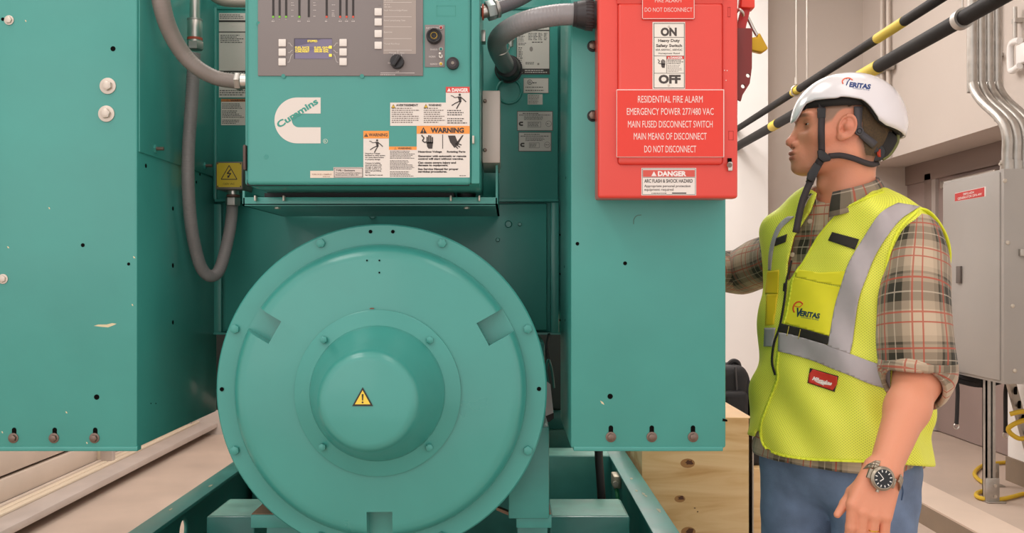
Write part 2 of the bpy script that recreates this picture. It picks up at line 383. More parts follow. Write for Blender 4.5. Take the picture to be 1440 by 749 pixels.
# bank of conduits rising from the panel top
for i in range(4):
    xb = EPX+.05+i*.062; dd = 4.86+i*.03
    xt = xb-.0
    lab = ['leftmost conduit of the bank rising from the grey panel', 'second conduit from the left rising from the grey panel', 'third conduit from the left rising from the grey panel', 'rightmost conduit of the bank rising from the grey panel'][i]
    t = thing('bent_conduit', lab, 'conduit', (xb, dd, EZ1), 'conduits rising from the electrical panel')
    pts = [Vector((xb, dd, EZ1)), Vector((xb, dd, EZ1+.08)), Vector((xb, dd, Z(190, dd))), Vector((xb-.006, dd+.05, Z(165, dd))), Vector((xb-.014, dd+.24, Z(128, dd))), Vector((xb-.018, dd+.32, Z(100, dd))), Vector((xb-.018, dd+.33, Z(60, dd))), Vector((xb-.018, dd+.33, 4.6))]
    MB().tube(pts, .026, GALV, n=16).build('conduit_pipe', t)
    MB().cyl((xb, dd, EZ1), (xb, dd, EZ1+.05), .033, GALV, n=18).cyl((xb-.04, dd, EZ1+.03), (xb-.03, dd, EZ1+.03), .008, ZINC, n=6).build('fitting', t)
dq = WX*FPX/(1408-VX)
t = thing('wall_conduit', 'single thin conduit on right wall beside the bent conduit bank', 'conduit', (WX-.03, dq, 2.6))
MB().cyl((WX-.03, dq, 2.3), (WX-.03, dq, 4.6), .014, GALV, n=12).build('conduit_pipe', t)
MB().box(WX-.045, WX, dq-.03, dq+.02, Z(78, dq)-.012, Z(78, dq)+.012, GALV, .003).ball((WX-.05, dq-.03, Z(78, dq)), .018, ZINC).build('strap', t)
dq = WX*FPX/(1437-VX)
t = thing('wall_fixture', 'white rounded fixture on right wall at the right edge', 'fixture', (WX, dq, Z(80, dq)))
WHT = pm('white_plastic', '#f4efec', .35)
MB().tube([Vector((WX-.04, dq-.05, Z(95, dq))), Vector((WX-.04, dq+.03, Z(98, dq))), Vector((WX-.04, dq+.05, Z(90, dq))), Vector((WX-.04, dq+.05, Z(65, dq))), Vector((WX-.04, dq+.02, Z(58, dq))), Vector((WX-.04, dq-.05, Z(60, dq)))], .02, WHT, n=10).box(WX-.04, WX, dq-.15, dq, Z(92, dq), Z(64, dq), WHT, .01).build('housing', t)
MB().cyl((WX-.04, dq, Z(58, dq)), (WX-.04, dq, Z(10, dq)), .012, GALV, n=10).box(WX-.05, WX, dq-.02, dq+.02, Z(32, dq), Z(26, dq), GALV).build('stem', t)
# yellow cord on the pad
YC = pm('yellow_cord', '#d8b22c', .5); dc = lambda py: 1300*1.228/(py-388)
def pc(px, py): d = dc(py); return Vector((X(px, d), d, .117+.014))
t = MB().tube([pc(1500, 652), pc(1440, 651), pc(1410, 652), pc(1385, 655), pc(1372, 664), pc(1372, 672), pc(1385, 682), pc(1397, 688)], .012, YC, n=8).tube([pc(1397, 688), pc(1390, 690), pc(1376, 694), pc(1373, 699), pc(1382, 703), pc(1405, 704), pc(1425, 700), pc(1446, 695), pc(1500, 690)], .012, YC, n=8).build('extension_cord')
tag(t, 'yellow extension cord looped on concrete pad around the post', 'cord')
t = MB().tube([P(1470, 600, 5.0), P(1445, 590, 5.05), P(1418, 602, 5.1), P(1432, 616, 5.1), P(1450, 614, 5.1), P(1480, 612, 5.1)], .013, YC, n=8).tube([P(1470, 580, 5.0), P(1440, 578, 5.02), P(1420, 582, 5.05)], .013, YC, n=8).build('hanging_cord')
tag(t, 'yellow cord coil hanging by the diagonal brace', 'cord')
# black bag with dangling straps behind the panel
BAG = pm('black_nylon', '#1d1a1c', .65, bump=.1, bscale=60)
bg = thing('black_bag', 'black bag slung under the grey panel with two dangling straps', 'bag', P(1380, 535, 5.3))
def bez(px0, px1):
    return [(px0+(px1-px0)*i/12) for i in range(13)]
pts = [P(1336, 529, 5.25)]+[P(q, 533+12*math.sin(math.pi*(q-1336)/90.), 5.25) for q in bez(1340, 1428)]+[P(1430, 528.5, 5.25), P(1336, 528.2, 5.25)]
MB().prism(pts, (0, .15, 0), BAG, .006).build('bag_body', bg)
for (pa, nm) in (((1338, 528, 1346, 541, 1346, 575, 1345, 596), 0), ((1416, 538, 1414, 552, 1414, 585, 1414, 608), 1)):
    q = [P(pa[2*i], pa[2*i+1], 5.2) for i in range(4)]
    b = MB().tube(q, .011, BAG, n=6)
    st = b.build('strap', bg)
    MB().torus(q[-1]+Vector((0, 0, -.012)), (0, 1, 0), .014, .004, STEEL, n=20, k=6).build('strap_ring', st)
# ------------------------------------------------------------------ plywood crate, backpack
ply = bpy.data.materials.new('plywood'); ply.use_nodes = True; nt = ply.node_tree; b_ = nt.nodes['Principled BSDF']; b_.inputs['Roughness'].default_value = .6
tc = nt.nodes.new('ShaderNodeTexCoord'); mp = nt.nodes.new('ShaderNodeMapping'); mp.inputs['Scale'].default_value = (1.0, 4.5, 8.0); nt.links.new(tc.outputs['Object'], mp.inputs[0])
wv = nt.nodes.new('ShaderNodeTexNoise'); wv.inputs['Scale'].default_value = 2.2; wv.inputs['Detail'].default_value = 5; wv.inputs['Distortion'].default_value = 1.1; nt.links.new(mp.outputs[0], wv.inputs['Vector'])
cr = nt.nodes.new('ShaderNodeValToRGB'); cr.color_ramp.elements[0].color = lin('#d3a368'); cr.color_ramp.elements[0].position = .3; cr.color_ramp.elements[1].color = lin('#efcd9a'); cr.color_ramp.elements[1].position = .62
e = cr.color_ramp.elements.new(.46); e.color = lin('#e6bf88')
nt.links.new(wv.outputs['Fac'], cr.inputs[0]); nt.links.new(cr.outputs[0], b_.inputs['Base Color'])
CD = 3.15; cx0, cx1, cz = X(903, CD), X(1060, CD), Z(587, CD)
ct = thing('plywood_crate', 'plywood crate with dark knots behind the right teal cabinet', 'crate', ((cx0+cx1)/2, CD, 0))
MB().box(cx0, cx1-.004, CD, CD+.012, 0, cz, ply, .001).build('front_panel', ct)
MB().box(cx0, cx1-.004, CD+.012, CD+.6, cz-.012, cz, pm('plywood_top', '#e0bd96', .6, var=.06, scale=9), .001).build('lid', ct)
MB().box(cx1-.018, cx1, CD+.0, CD+.6, 0, cz-.002, pm('plywood_edge', '#b9a99a', .7, var=.1, scale=30), .001).box(cx0, cx0+.012, CD+.012, CD+.6, 0, cz-.013, ply).build('side_panel', ct)
KN = pm('knot_dark', '#5a3524', .7); KN2 = pm('knot_halo', '#b07f4c', .65)
for (px, py, r) in ((969, 650, 6), (958, 700, 4.5), (970, 746, 6), (977, 714, 1.3), (981, 719, 1.2)):
    S = Sheet(front(CD)); n = 14; rr = [r*random.uniform(.55, 1.15) for _ in range(n)]
    S.poly([(px+rr[i]*1.15*math.cos(-6.283*i/n), py+rr[i]*.75*math.sin(-6.283*i/n)) for i in range(n)], KN, 2)
    if r > 3: S.disc(px-2, py+1, r*1.7, KN2, 1, 20, r*1.1)
    S.build('knot', ct)
SB = 4.0
hc = thing('wooden_box', 'low wooden box behind plywood crate carrying the backpack', 'crate', (X(1040, SB), SB, 0))
MB().box(X(1000, SB), X(1085, SB)+.05, SB-.15, SB+.35, 0, .55, ply, .004).build('box_body', hc)
bk = thing('backpack', 'black backpack standing behind the plywood crate', 'backpack', (X(1035, SB), SB, .55))
def blob(mb, x0, x1, y0, y1, z0, z1, m): mb.box(x0, x1, y0, y1, z0, z1, m, min(x1-x0, y1-y0, z1-z0)*.3, 5)
q = MB(); blob(q, X(1000, SB), X(1048, SB), SB-.08, SB+.14, .55, Z(512, SB), BAG); q.build('main_compartment', bk)
q = MB(); blob(q, X(1006, SB), X(1042, SB), SB-.14, SB-.06, .56, Z(545, SB), BAG); q.build('front_pocket', bk)
q = MB(); blob(q, X(1046, SB), X(1064, SB), SB-.1, SB+.06, .55, Z(556, SB), BAG); q.build('side_pouch', bk)
MB().tube([P(1022, 515, SB), P(1030, 508, SB), P(1037, 510, SB), P(1040, 519, SB)], .012, BAG, n=8).build('handle', bk)
MB().tube([P(1040, 518, SB), P(1048, 528, SB-.03), P(1051, 548, SB-.05), P(1047, 572, SB-.06), P(1042, 590, SB-.05)], .014, BAG, n=8).build('shoulder_strap', bk)
MB().tube([P(1034, 516, SB-.085), P(1036, 545, SB-.09), P(1037, 580, SB-.09)], .004, pm('zip_grey', '#4a4648', .4), n=6).build('zipper', bk)
# ================================================================== GENERATOR SET
GRP = 'parts of the teal generator set'
D0 = 1.9
def holes(sheet_d, lst, name, parent, M=None):
    for (px, py, r) in lst:
        S = Sheet(M or front(sheet_d)); S.disc(px, py, r, HOLE, 1, 18); S.build(name, parent)
# ---------------- left cabinet
zb = Z(630, D0); xr = X(193, D0); xl = X(-260, D0)
lc = thing('side_cabinet', 'large flat teal cabinet at the left edge with two big washers and bolts', 'cabinet', ((xl+xr)/2, 2.1, zb))
mb = MB(); mb.box(xl, xr, D0, 2.42, zb, Z(-170, D0), TEAL, .005).box(xl, xr+.001, D0-.0012, D0+.02, zb-.006, zb+.004, TEAL, .002); mb.build('cabinet_body', lc)
# overlapping inner side panel
zc = EYE+.256
MB().box(xr, xr+.003, D0+.006, 2.42, zc, Z(-170, D0), TEAL, .0012).build('side_panel', lc)
WASH = pm('washer_plated', '#d3c6ba', .45, .6)
for (px, py, r, w) in ((152, 121, 7.2, 11.5), (150, 160, 7.2, 11.5), (13, 28.5, 5, 6.8), (4.5, 392, 5, 7)):
    bolt(lc, P(px, py, D0), r/684, .008 if r > 6 else .004, WASH, washer=w/684, wm=WASH)
for px in (20, 77, 134):
    S = Sheet(front(D0)); S.rect(px-3.2, 604, px+3.2, 614, HOLE, 1).disc(px, 604, 3.2, HOLE, 1.5, 18); S.build('slot', lc)
    bolt(lc, P(px-1, 615.5, D0), 5/684, .005, BOLTB, washer=7.2/684)
holes(D0, [(159, 68.5, 3.6), (116.5, 344.5, 2.8), (136, 558, 3.8), (4, 27, 2.5), (181, 371, 2.2)], 'bolt_hole', lc)
sM = sidepl(xr, 1)
def side_hole(px, py, rp, X0, sgn, parent, name='bolt_hole'):
    d = X0*FPX/(px-VX); z = Z(py, d); r = rp*d/FPX
    MB().cyl((X0-.0005*sgn, d, z), (X0+.0006*sgn, d, z), r, HOLE, n=16).build(name, parent)
for (px, py, r) in ((205, 233, 3), (243, 373, 3.4), (243, 453, 3), (243, 293, 3), (281, 245, 2), (276, 256, 2), (212, 567, 1), (219, 567, 1)): side_hole(px, py, r, xr, 1, lc)
for (px, py) in ((216, 209), (286, 233)):
    d = xr*FPX/(px-VX); z = Z(py, d)
    MB().cyl((xr+.003, d, z), (xr+.022, d, z), .004, BOLTB, n=10).cyl((xr+.003, d, z), (xr+.007, d, z), .009, TEAL, n=6).build('stud', lc)
CHIP = pm('paint_chip', '#d8c9a4', .7)
def chip(d, pts, parent, name='paint_chip'):
    S = Sheet(front(d)); S.poly(pts, CHIP, .6); S.build(name, parent)
chip(D0, [(132, 458), (138, 456), (150, 456), (158, 454), (164, 455), (160, 457), (152, 460), (140, 459)], lc)
for (x, y) in ((10, 346), (35, 28), (92, 578), (68, 291), (2, 606), (121, 621), (187, 360), (185, 427)):
    a = random.random()*2; chip(D0, [(x, y), (x+1, y+2.6), (x+2.2+a, y+3), (x+1.8, y+.4)], lc)
# ---------------- right cabinet
rl, rr_ = X(802.5, D0), X(1021, D0); RD = 2.27
rc = thing('side_cabinet', 'tall narrow teal cabinet below the red switch box, right of the round alternator end', 'cabinet', ((rl+rr_)/2, 2.1, zb))
mb = MB(); mb.box(rl, rr_, D0, RD, zb, Z(-170, D0), TEAL, .005).box(rl+.006, rr_-.006, D0-.001, D0+.02, zb-.006, zb+.004, TEAL, .002)
mb.prism([P(1016.6, 588, D0-.0008), P(1016, 592, D0-.0008), P(1023, 592.5, D0-.0008), P(1023, 590, D0-.0008)], (0, .004, 0), HOLE); mb.build('cabinet_body', rc)
for px in (859, 916.5, 974.5):
    S = Sheet(front(D0)); S.rect(px-3.2, 601, px+3.2, 612, HOLE, 1).disc(px, 601, 3.2, HOLE, 1.5, 18); S.build('slot', rc)
    bolt(rc, P(px, 614, D0), 5.2/684, .005, BOLTB, washer=7.4/684)
holes(D0, [(812, 342.5, 2.6), (879, 370, 2.8), (858, 557, 3.8)], 'bolt_hole', rc)
for (px, py) in ((795, 450), (794, 375), (796, 250)): side_hole(px, py, 1.8, rl, -1, rc)
chip(D0, [(960, 631.5), (963, 628.6), (978, 630), (983, 629), (985, 632.5), (970, 633.5)], rc)
chip(D0, [(844, 563), (848, 565), (850, 569), (846, 567)], rc)
S = Sheet(front(D0)); S.line([(891, 315), (891, 309), (893.5, 304.5), (897, 302.5), (902, 302)], .9, '#3a5c50', 1); S.build('scratch_mark', rc)
for py in (65, 163): bolt(rc, P(833.5, py, D0), 6/684, .008, BOLTB, washer=8/684, wm=BLACK)
# ---------------- terminal housing behind
HD = 2.40
th = thing('terminal_housing', 'teal sheet-metal housing with nameplates behind the round alternator end', 'generator housing', (X(540, HD), HD, Z(468, HD)), None)
hx0, hx1 = X(297, HD), X(790, HD)
mb = MB(); mb.box(hx0, hx1, HD+.012, 3.1, Z(467, HD), 2.25, TEAL, .003)
mb.box(hx0, X(312, HD), HD-.004, HD+.03, Z(468, HD), Z(286, HD), TEAL, .004).box(X(774, HD), X(786, HD), HD-.01, HD+.03, Z(468, HD), Z(284, HD), TEAL, .004)
mb.box(hx0, hx1, HD-.008, HD+.02, Z(470, HD), Z(467, HD), TEAL)
mb.build('housing_body', th)
mb = MB(); mb.box(X(316, HD), X(769, HD), HD-.004, HD+.012, Z(464, HD), Z(286, HD), TEAL, .004); mb.build('lower_cover', th)
mb = MB(); mb.box(X(304, HD), X(785, HD), HD-.008, HD+.012, Z(281, HD), Z(12, HD), TEAL, .004).box(X(304, HD), X(785, HD), HD-.014, HD+.01, Z(284, HD), Z(280, HD), TEAL, .001)
mb.box(X(302, HD), X(307, HD), HD-.016, HD+.01, Z(281, HD), Z(12, HD), TEAL, .003).box(X(302, HD), X(790, HD), HD-.012, HD+.01, Z(15, HD), Z(10, HD), TEAL, .002); mb.build('upper_cover', th)
MB().box(X(-60, 2.42), X(297, 2.42), 2.422, 2.47, 1.35, 2.0, TEAL_D).box(X(790, HD), .40, RD+.001, 2.42, 1.25, 2.0, TEAL_D).build('mounting_beam', th)
for (px, py, r, f) in ((385, 290, 2, 1), (480, 290, 2, 1), (602, 290, 2, 1)): holes(HD-.005, [(px, py, r)], 'bolt_hole', th)
for (px, py, r) in ((524, 303, 5.5), (715, 315, 5.5), (731, 315, 3), (700, 337, 3.2)):
    MB().cyl(P(px, py, HD-.003), P(px, py, HD-.012), r*HD/FPX, TEAL, r2=r*.7*HD/FPX, n=18).build('rivet', th)
for (px, py) in ((792, 385), (791, 450), (792, 330)): holes(HD+.01, [(px-4, py, 1.4)], 'bolt_hole', th)
LBL = '#e0d5cc'; TX = '#5c5350'; DK = '#3d3431'; ORG = '#f59a45'; RED = '#d8473f'
def C_logo(S, x, y, w, h, col, lay, n=18):   # open-ended C emblem
    R = h/2; cy = y+R; cx = x+R; r = R*.30; rx = cx+R*.06
    o = [(x+w, y)]+[(cx+R*math.cos(a), cy-R*math.sin(a)) for a in np.linspace(math.pi/2, math.pi*1.5, n)]+[(x+w, y+h), (x+w, cy+r)]
    i = [(rx+r*math.cos(a), cy-r*math.sin(a)) for a in np.linspace(math.pi*1.5, math.pi/2, n)]+[(x+w, cy-r)]
    outer = o[1:-2]; 
    q = [(x+w, y)]+outer+[(x+w, y+h)]; p = [(x+w, cy-r)]+i[:-1][::-1]+[(x+w, cy+r)]
    # strips between the outer and inner outlines
    def res(L, N):
        d = [0]
        for a, b in zip(L, L[1:]): d.append(d[-1]+math.hypot(b[0]-a[0], b[1]-a[1]))
        return [(np.interp(t, d, [k[0] for k in L]), np.interp(t, d, [k[1] for k in L])) for t in np.linspace(0, d[-1], N)]
    N = len(q); top = q; bot = p
    def seg(L):  # break into top run, arc, bottom run so that corners pair up
        return [L[0]]+L[1:-1]+[L[-1]]
    q, p = seg(top), seg(bot)
    if len(p) != len(q): p = res(p, len(q))
    for k in range(len(q)-1): S.poly([q[k], q[k+1], p[k+1], p[k]], col, lay)
NP = HD-.0085
S = Sheet(front(NP)); S.rect(726.5, 22, 773, 104.5, LBL, 1).frame(726.5, 22, 773, 104.5, .8, '#7d736d', 2).rect(726.5, 42, 773, 43.6, DK, 2).rect(727, 96.5, 772.5, 104, DK, 2)
S.micro(738, 97.8, 771, 103.2, 2, '#d8cfc8', 3, .95); C_logo(S, 729.5, 97.8, 5, 5, '#e8e0da', 3)
for (a, b, w) in ((729, 48, 9), (743, 46, 6), (750, 46, 6), (757, 46, 6), (765, 46, 5)): S.micro(a, b, a+w, b+11, 5, TX, 2)
S.micro(729, 60, 742, 64, 2, TX, 2); S.micro(748, 58, 764, 61, 1, TX, 2); S.micro(729, 66, 735, 92, 9, TX, 2); S.micro(739, 87, 752, 91, 2, TX, 2)
S.disc(747, 69, 2.4, '#9c918a', 2, 10, 3.6); S.disc(757, 90, 1.6, '#9c918a', 2, 8); S.build('nameplate', th)
S = Sheet(front(NP)); S.rect(736, 109.5, 771.5, 131, LBL, 1).frame(736, 109.5, 771.5, 131, .6, '#8b8079', 2).disc(745, 115.5, 3.6, DK, 2).disc(745, 115.5, 2.9, LBL, 3).text('UL', 743.2, 117, 3.6, 3.2, DK, 4, .03)
S.micro(749, 115, 757, 118, 1, DK, 2); S.micro(739, 121.5, 769, 124, 1, TX, 2); S.micro(739, 126, 768, 128.5, 1, TX, 2); S.build('approval_label', th)
S = Sheet(front(NP)); S.rect(742, 132.5, 763, 147, '#d8cdc5', 1); S.micro(743, 133.5, 762, 146, 6, '#8d837c', 2); S.build('approval_label', th)
for (x0, y0, x1, y1, n) in ((727, 156, 777.5, 184, 1), (729, 185.6, 775.5, 213, 0)):
    S = Sheet(front(NP)); S.rect(x0, y0, x1, y1, '#6d6663', 1).rect(x0+1, y0+1, x1-1, y1-1, '#cfc5be', 2)
    S.micro(x0+8, y0+2.4, x1-9, y0+4.6, 1, DK, 3); S.micro(x0+3, y0+4.8, x1-3, y0+7, 1, TX, 3); S.micro(x0+10, y0+7.5, x1-9, y0+13, 3, TX, 3)
    S.frame(x0+15, y0+15, x1-17, y1-5, .4, TX, 3); S.micro(x0+16, y0+16, x1-18, y1-6, 3, TX, 3)
    C_logo(S, x0+2.5, y0+15, 6, 6, DK, 3); S.disc(x1-6, y0+18, 4.2, '#857b75', 3); S.disc(x1-6, y0+18, 3.6, '#cfc5be', 4); S.micro(x1-8.6, y0+16.6, x1-3.4, y0+19.6, 1, '#857b75', 5)
    S.build('certificate_label', th)
S = Sheet(front(NP)); S.rect(308, 18.5, 352, 137, LBL, 1); S.rect(308, 28.5, 352, 31.2, DK, 2).rect(308, 44.4, 352, 45.8, DK, 2).rect(308, 99.5, 352, 106, DK, 2); S.micro(309, 20, 350, 27, 3, TX, 2); S.micro(310, 48.5, 345, 61, 5, TX, 2); S.micro(309, 126, 350, 135, 3, TX, 2); S.micro(317, 101, 350, 104.5, 1, '#d8cfc8', 3); C_logo(S, 310, 100.6, 4.4, 4.4, '#d8cfc8', 3)
S.build('nameplate', th)
S = Sheet(front(NP)); S.rect(311, 139, 352, 176, LBL, 1).rect(311, 139, 352, 143, '#c77a45', 2).text('WARNING', 324, 142.4, 24, 2.6, DK, 3, .03).tri(320, 141, 1.7, '#c77a45', DK, 3, False); S.micro(312.5, 145, 343, 153.5, 4, TX, 2); S.micro(312.5, 155, 343, 166, 5, TX, 2); S.micro(312.5, 168, 340, 174.5, 3, TX, 2); S.build('warning_label', th)
MB().torus(P(716, 128, NP-.001), (0, 1, 0), 17*HD/FPX, .0035, TEAL, n=48).build('knockout_ring', th)
MB().cyl(P(718.5, 52, NP), P(718.5, 52, NP-.012), .011, STEEL, n=6).cyl(P(718.5, 53, NP-.02), P(718.5, 66, NP-.02), .006, GALV, n=10).build('ground_stud', th)
# ---------------- alternator
AX, AZ = X(537, 1.95), Z(547, 1.95)
al = thing('alternator', 'round teal alternator end with domed centre cover and hazard triangle', 'alternator', (AX, 2.1, .80))
mb = MB(); mb.lathe([(0, 0), (.345, 0), (.348, .003), (.348, .028), (.334, .032), (.334, .44), (0, .44)], (AX, 1.945, AZ), (0, 1, 0), TEAL, 128)
body = mb.build('stator_frame', al)
mb = MB(); mb.lathe([(0, -.052), (.17, -.052), (.272, -.047), (.286, -.044), (.296, -.037), (.302, -.026), (.305, -.012), (.306, .004), (0, .004)], (AX, 1.945, AZ), (0, 1, 0), TEAL_G, 128)
eb = mb.build('end_bracket', al)
cut = MB()
for ang in (150, 29, 270.5):
    a = math.radians(ang); M = Matrix.Translation((AX, 0, AZ)) @ Matrix.Rotation(-a, 4, 'Y')
    cut.box(.245, .36, 1.8, 1.938, -.0265, .0265, TEAL, M=M)
cut.mats[0] = TEAL_G
cu = cut.build('cut', None, 0); boolean(eb, cu)
mb = MB()
mb.lathe([(0, 0), (.168, 0), (.170, .0015), (.170, .012), (0, .012)], (AX, 1.884, AZ), (0, 1, 0), TEAL, 96)
mb.lathe([(0, .0), (.078, .0005), (.088, .003), (.0955, .010), (.1, .022), (.108, .05), (.117, .08), (.127, .108), (.133, .121), (.138, .132), (.138, .136), (0, .136)], (AX, 1.749, AZ), (0, 1, 0), TEAL_G, 96)
bc = mb.build('bearing_cover', al)
S = Sheet(front(1.748)); S.tri(510, 559, 15, '#f2d14a', '#2e2822', 1); S.build('hazard_sticker', bc)['label'] = 'yellow hazard triangle sticker with black exclamation mark'
for k in range(8):
    a = math.radians(22.5+45*k); bolt(al, (AX+.333*math.cos(a), 1.945, AZ+.333*math.sin(a)), .0098, .008, TEAL, name='flange_bolt')
for (px, py) in ((455.5, 477), (605, 477.5), (453.5, 628), (604, 628.5)): bolt(al, P(px, py, 1.883), .0078, .007, TEAL, name='cover_bolt')
holes(1.944, [(521, 325.5, 2.6), (552.5, 325.5, 2.6), (312, 547, 3), (758, 546.5, 3)], 'bolt_hole', al)
holes(1.896, [(516, 366, 1.3), (533.5, 366, 1.3), (533.5, 383, 1.3)], 'bolt_hole', al)
S = Sheet(front(1.884)); S.disc(523, 433.5, 3.5, pm('rust', '#7a4a3a', .8), 0.5, 12, 1); S.build('rust_mark', al)
mb = MB(); mb.box(AX-.31, AX+.357, 2.30, 3.2, .80, 1.185, TEAL_D, .004).box(.0, .089, 2.02, 2.34, .82, 1.02, TEAL_D, .003); mb.build('lower_frame', al)
RUSTT = pm('rusty_edge', '#8d6f5a', .7, var=.2, scale=40)
for (x0, x1) in ((.017, .095), (-.566, -.47)):
    MB().box(x0, x1, 2.03, 2.36, .797, .826, TEAL_D, .002).box(x0+.001, x1-.001, 2.034, 2.355, .826, .8275, RUSTT).build('mounting_foot', al)
MB().prism([P(698, 713, 2.06), P(726, 724, 2.06), P(726, 729, 2.06), P(698, 717, 2.06)], (0, .02, 0), RUSTT).build('foot_brace', al)
# ---------------- skid
RT = .687
sk = thing('skid_base', 'teal steel skid frame of worn rails under the round alternator', 'skid frame', (-.27, 3.2, 0))
def rail(x0, x1, side, name='rail'):
    w = x0+.0 if side > 0 else x1-.008
    mb = MB(); mb.box(x0, x1, 1.7, 5.2, RT-.012, RT, TEAL_D, .002).box(x0, x1, 1.7, 5.2, .30, .312, TEAL_D, .002)
    xw = (x0+.004) if side < 0 else (x0+.008)
    mb.box(xw, xw+.010, 1.7, 5.2, .312, RT-.012, TEAL_D); return mb.build(name, sk), xw
r1, xw1 = rail(-.985, -.920, -1); r2, xw2 = rail(.373, .443, 1)
dh = abs(xw1+.01)*FPX/(VX-258)
boolean(r1, MB().cyl((xw1-.03, dh, Z(746, dh)), (xw1+.04, dh, Z(746, dh)), .036, TEAL, n=28).build('cut', None, 0))
MB().torus((xw1+.005, dh, Z(746, dh)), (1, 0, 0), .037, .006, TEAL, n=32).build('lifting_eye', sk)
WORN = pm('worn_paint', '#76b3a6', .5, var=.2, scale=14)
def beam(x0, x1, y0, y1, z0, z1, name='cross_member'):
    MB().box(x0, x1, y0, y1, z0, z1, TEAL_D, .006).box(x0+.008, x1-.008, y0+.008, y1-.004, z1-.001, z1+.0012, WORN, .0005).build(name, sk)
beam(-.834, -.70, 2.55, 2.75, .34, RT); beam(.114, .335, 2.55, 2.75, .34, RT)
beam(-.95, .43, 3.42, 3.58, .32, RT-.002); beam(-.95, .43, 4.0, 4.12, .32, RT-.002); beam(.15, .28, 4.0, 4.1, RT, .768, 'mount_block')
MB().box(-.555, -.475, 2.12, 2.36, .312, .797, TEAL_D, .003).box(.02, .09, 2.12, 2.36, .312, .797, TEAL_D, .003).build('riser', sk)
MB().box(-.98, .44, 1.7, 5.2, 0, .30, TEAL_D, .004).build('base_tank', sk)
MB().box(-.965, .425, 1.72, 5.18, .30, .304, pm('brown_primer', '#6e5448', .7, var=.2, scale=12)).build('floor_sheet', sk)
for i in range(5): chip(2.549, [(0, 0)]*3, sk) if False else None
# top-rail wear marks
def wear(px, py, s, x):
    d = (EYE-RT)*FPX/(py-VY); xx = X(px, d)
    pts = [(xx+s*.5*random.uniform(.4, 1)*math.cos(a), d+s*1.8*random.uniform(.4, 1)*math.sin(a)) for a in np.linspace(0, 6.0, 9)]
    MB().prism([(a, b, RT+.0004) for a, b in pts], (0, 0, .0004), pm('worn_primer', '#a9ab93', .7)).build('worn_patch', sk)
for (px, py, s) in ((888, 673, .012), (895, 690, .01), (905, 694, .012), (908, 697, .01), (926, 717, .016), (296, 683, .014), (240, 716, .01)): wear(px, py, s, 0)
# ---------------- engine block behind
en = thing('engine_block', 'dark engine body glimpsed behind the alternator in the gaps', 'engine', (-.3, 4.0, RT))
mb = MB(); mb.box(-1.3, .3, 3.7, 4.9, .81, 1.6, pm('engine_dark', '#1d2624', .7), .03).cyl((-.27, 3.215, 1.1), (-.27, 3.72, 1.1), .3, pm('engine_dark', '#1d2624', .7), n=32); mb.build('block', en)
MB().box(.02, .14, 3.62, 3.7, RT, 1.0, TEAL_D, .004).build('engine_mount', en); MB().box(-.7, -.58, 3.62, 3.7, RT, 1.0, TEAL_D, .004).build('engine_mount', en)
t = thing('hang_tag', 'white hang tag with black end beside the round alternator edge', 'tag', P(771, 560, 2.25))
S = MB(); S.prism([P(769, 536, 2.25), P(774, 540, 2.25), P(778.5, 582, 2.25), P(767, 586, 2.25)], (0, .002, 0), pm('tag_white', '#e6dfe0', .6)).prism([P(767, 585, 2.2495), P(778.6, 580, 2.2495), P(779, 588, 2.2495), P(772, 593, 2.2495), P(767, 592, 2.2495)], (0, .004, 0), BLACK); S.build('tag_body', t)
MB().tube([P(771, 538, 2.26), P(768, 520, 2.26), P(771, 505, 2.26), P(776, 520, 2.27), P(779, 545, 2.28)], .003, TEAL_D, n=6).tube([P(771, 505, 2.26), P(769, 488, 2.28), P(772, 470, 2.39)], .004, BLACK, n=6).build('tag_wire', t)
t = MB().tube([P(842, 600, 2.86), P(842, 640, 2.86), P(844, 670, 2.86), P(846, 705, 2.86), P(847, 760, 2.86), P(847, 850, 2.86)], .013, BLACK, n=12).build('engine_hose')
tag(t, 'dark hose running down beside the right skid rail', 'hose')
t = thing('ground_lug', 'small pale grounding lug with green wire on right skid rail', 'grounding lug', (xw2, 3.2, .6))
MB().box(xw2-.026, xw2, 3.12, 3.2, .632, .674, pm('lug_pale', '#c3b9a4', .5, .5), .004).cyl((xw2-.02, 3.11, .65), (xw2-.02, 3.12, .65), .01, ZINC, n=6).build('lug_body', t)
MB().tube([(xw2-.016, 3.13, .636), (xw2-.014, 3.1, .6), (xw2-.012, 3.08, .55), (xw2-.012, 3.08, .45), (xw2-.012, 3.08, .31)], .007, pm('wire_green', '#1f7a4d', .45), n=8).build('green_wire', t)
# ---------------- control cabinet
CB = 1.87
cc = thing('control_cabinet', 'teal control box with grey display panel and white C emblem', 'control panel', (X(510, CB), 2.0, EYE+.186))
zb2 = EYE+.184; x0, x1 = X(344, CB), -.058
mb = MB(); mb.box(x0, x1, CB, 2.15, zb2, 2.05, TEAL, .005); mb.build('cabinet_body', cc)
DF = 1.85
mb = MB(); mb.box(X(346.5, DF), X(662, DF), DF, CB, Z(254, DF)-.008, 2.05, TEAL, .0075, 4).box(X(664, CB)-.002, X(675, CB), DF+.004, CB, zb2+.001, 2.05, TEAL, .003); dr = mb.build('door', cc)
MB().box(X(350, CB), X(660, CB), DF+.006, CB, zb2-.002, zb2+.01, BLACK).build('door_gasket', cc)
MB().box(X(664.6, CB), X(667.6, CB), DF-.004, CB, Z(204, CB), Z(193, CB), ZINC, .001).build('latch', cc)
MB().box(X(341, DF), X(345.5, DF), DF, DF+.02, Z(239, DF), Z(203, DF), pm('hinge_brown', '#5e4a44', .5, .4), .003).build('hinge', cc)
SF = DF-.0003
holes(SF, [(374.5, 220.5, 3)], 'plug_mark', cc) if False else MB().cyl(P(374.5, 220.5, DF), P(374.5, 220.5, DF-.0012), 3.2*DF/FPX, TEAL, n=18).build('hole_plug', dr)
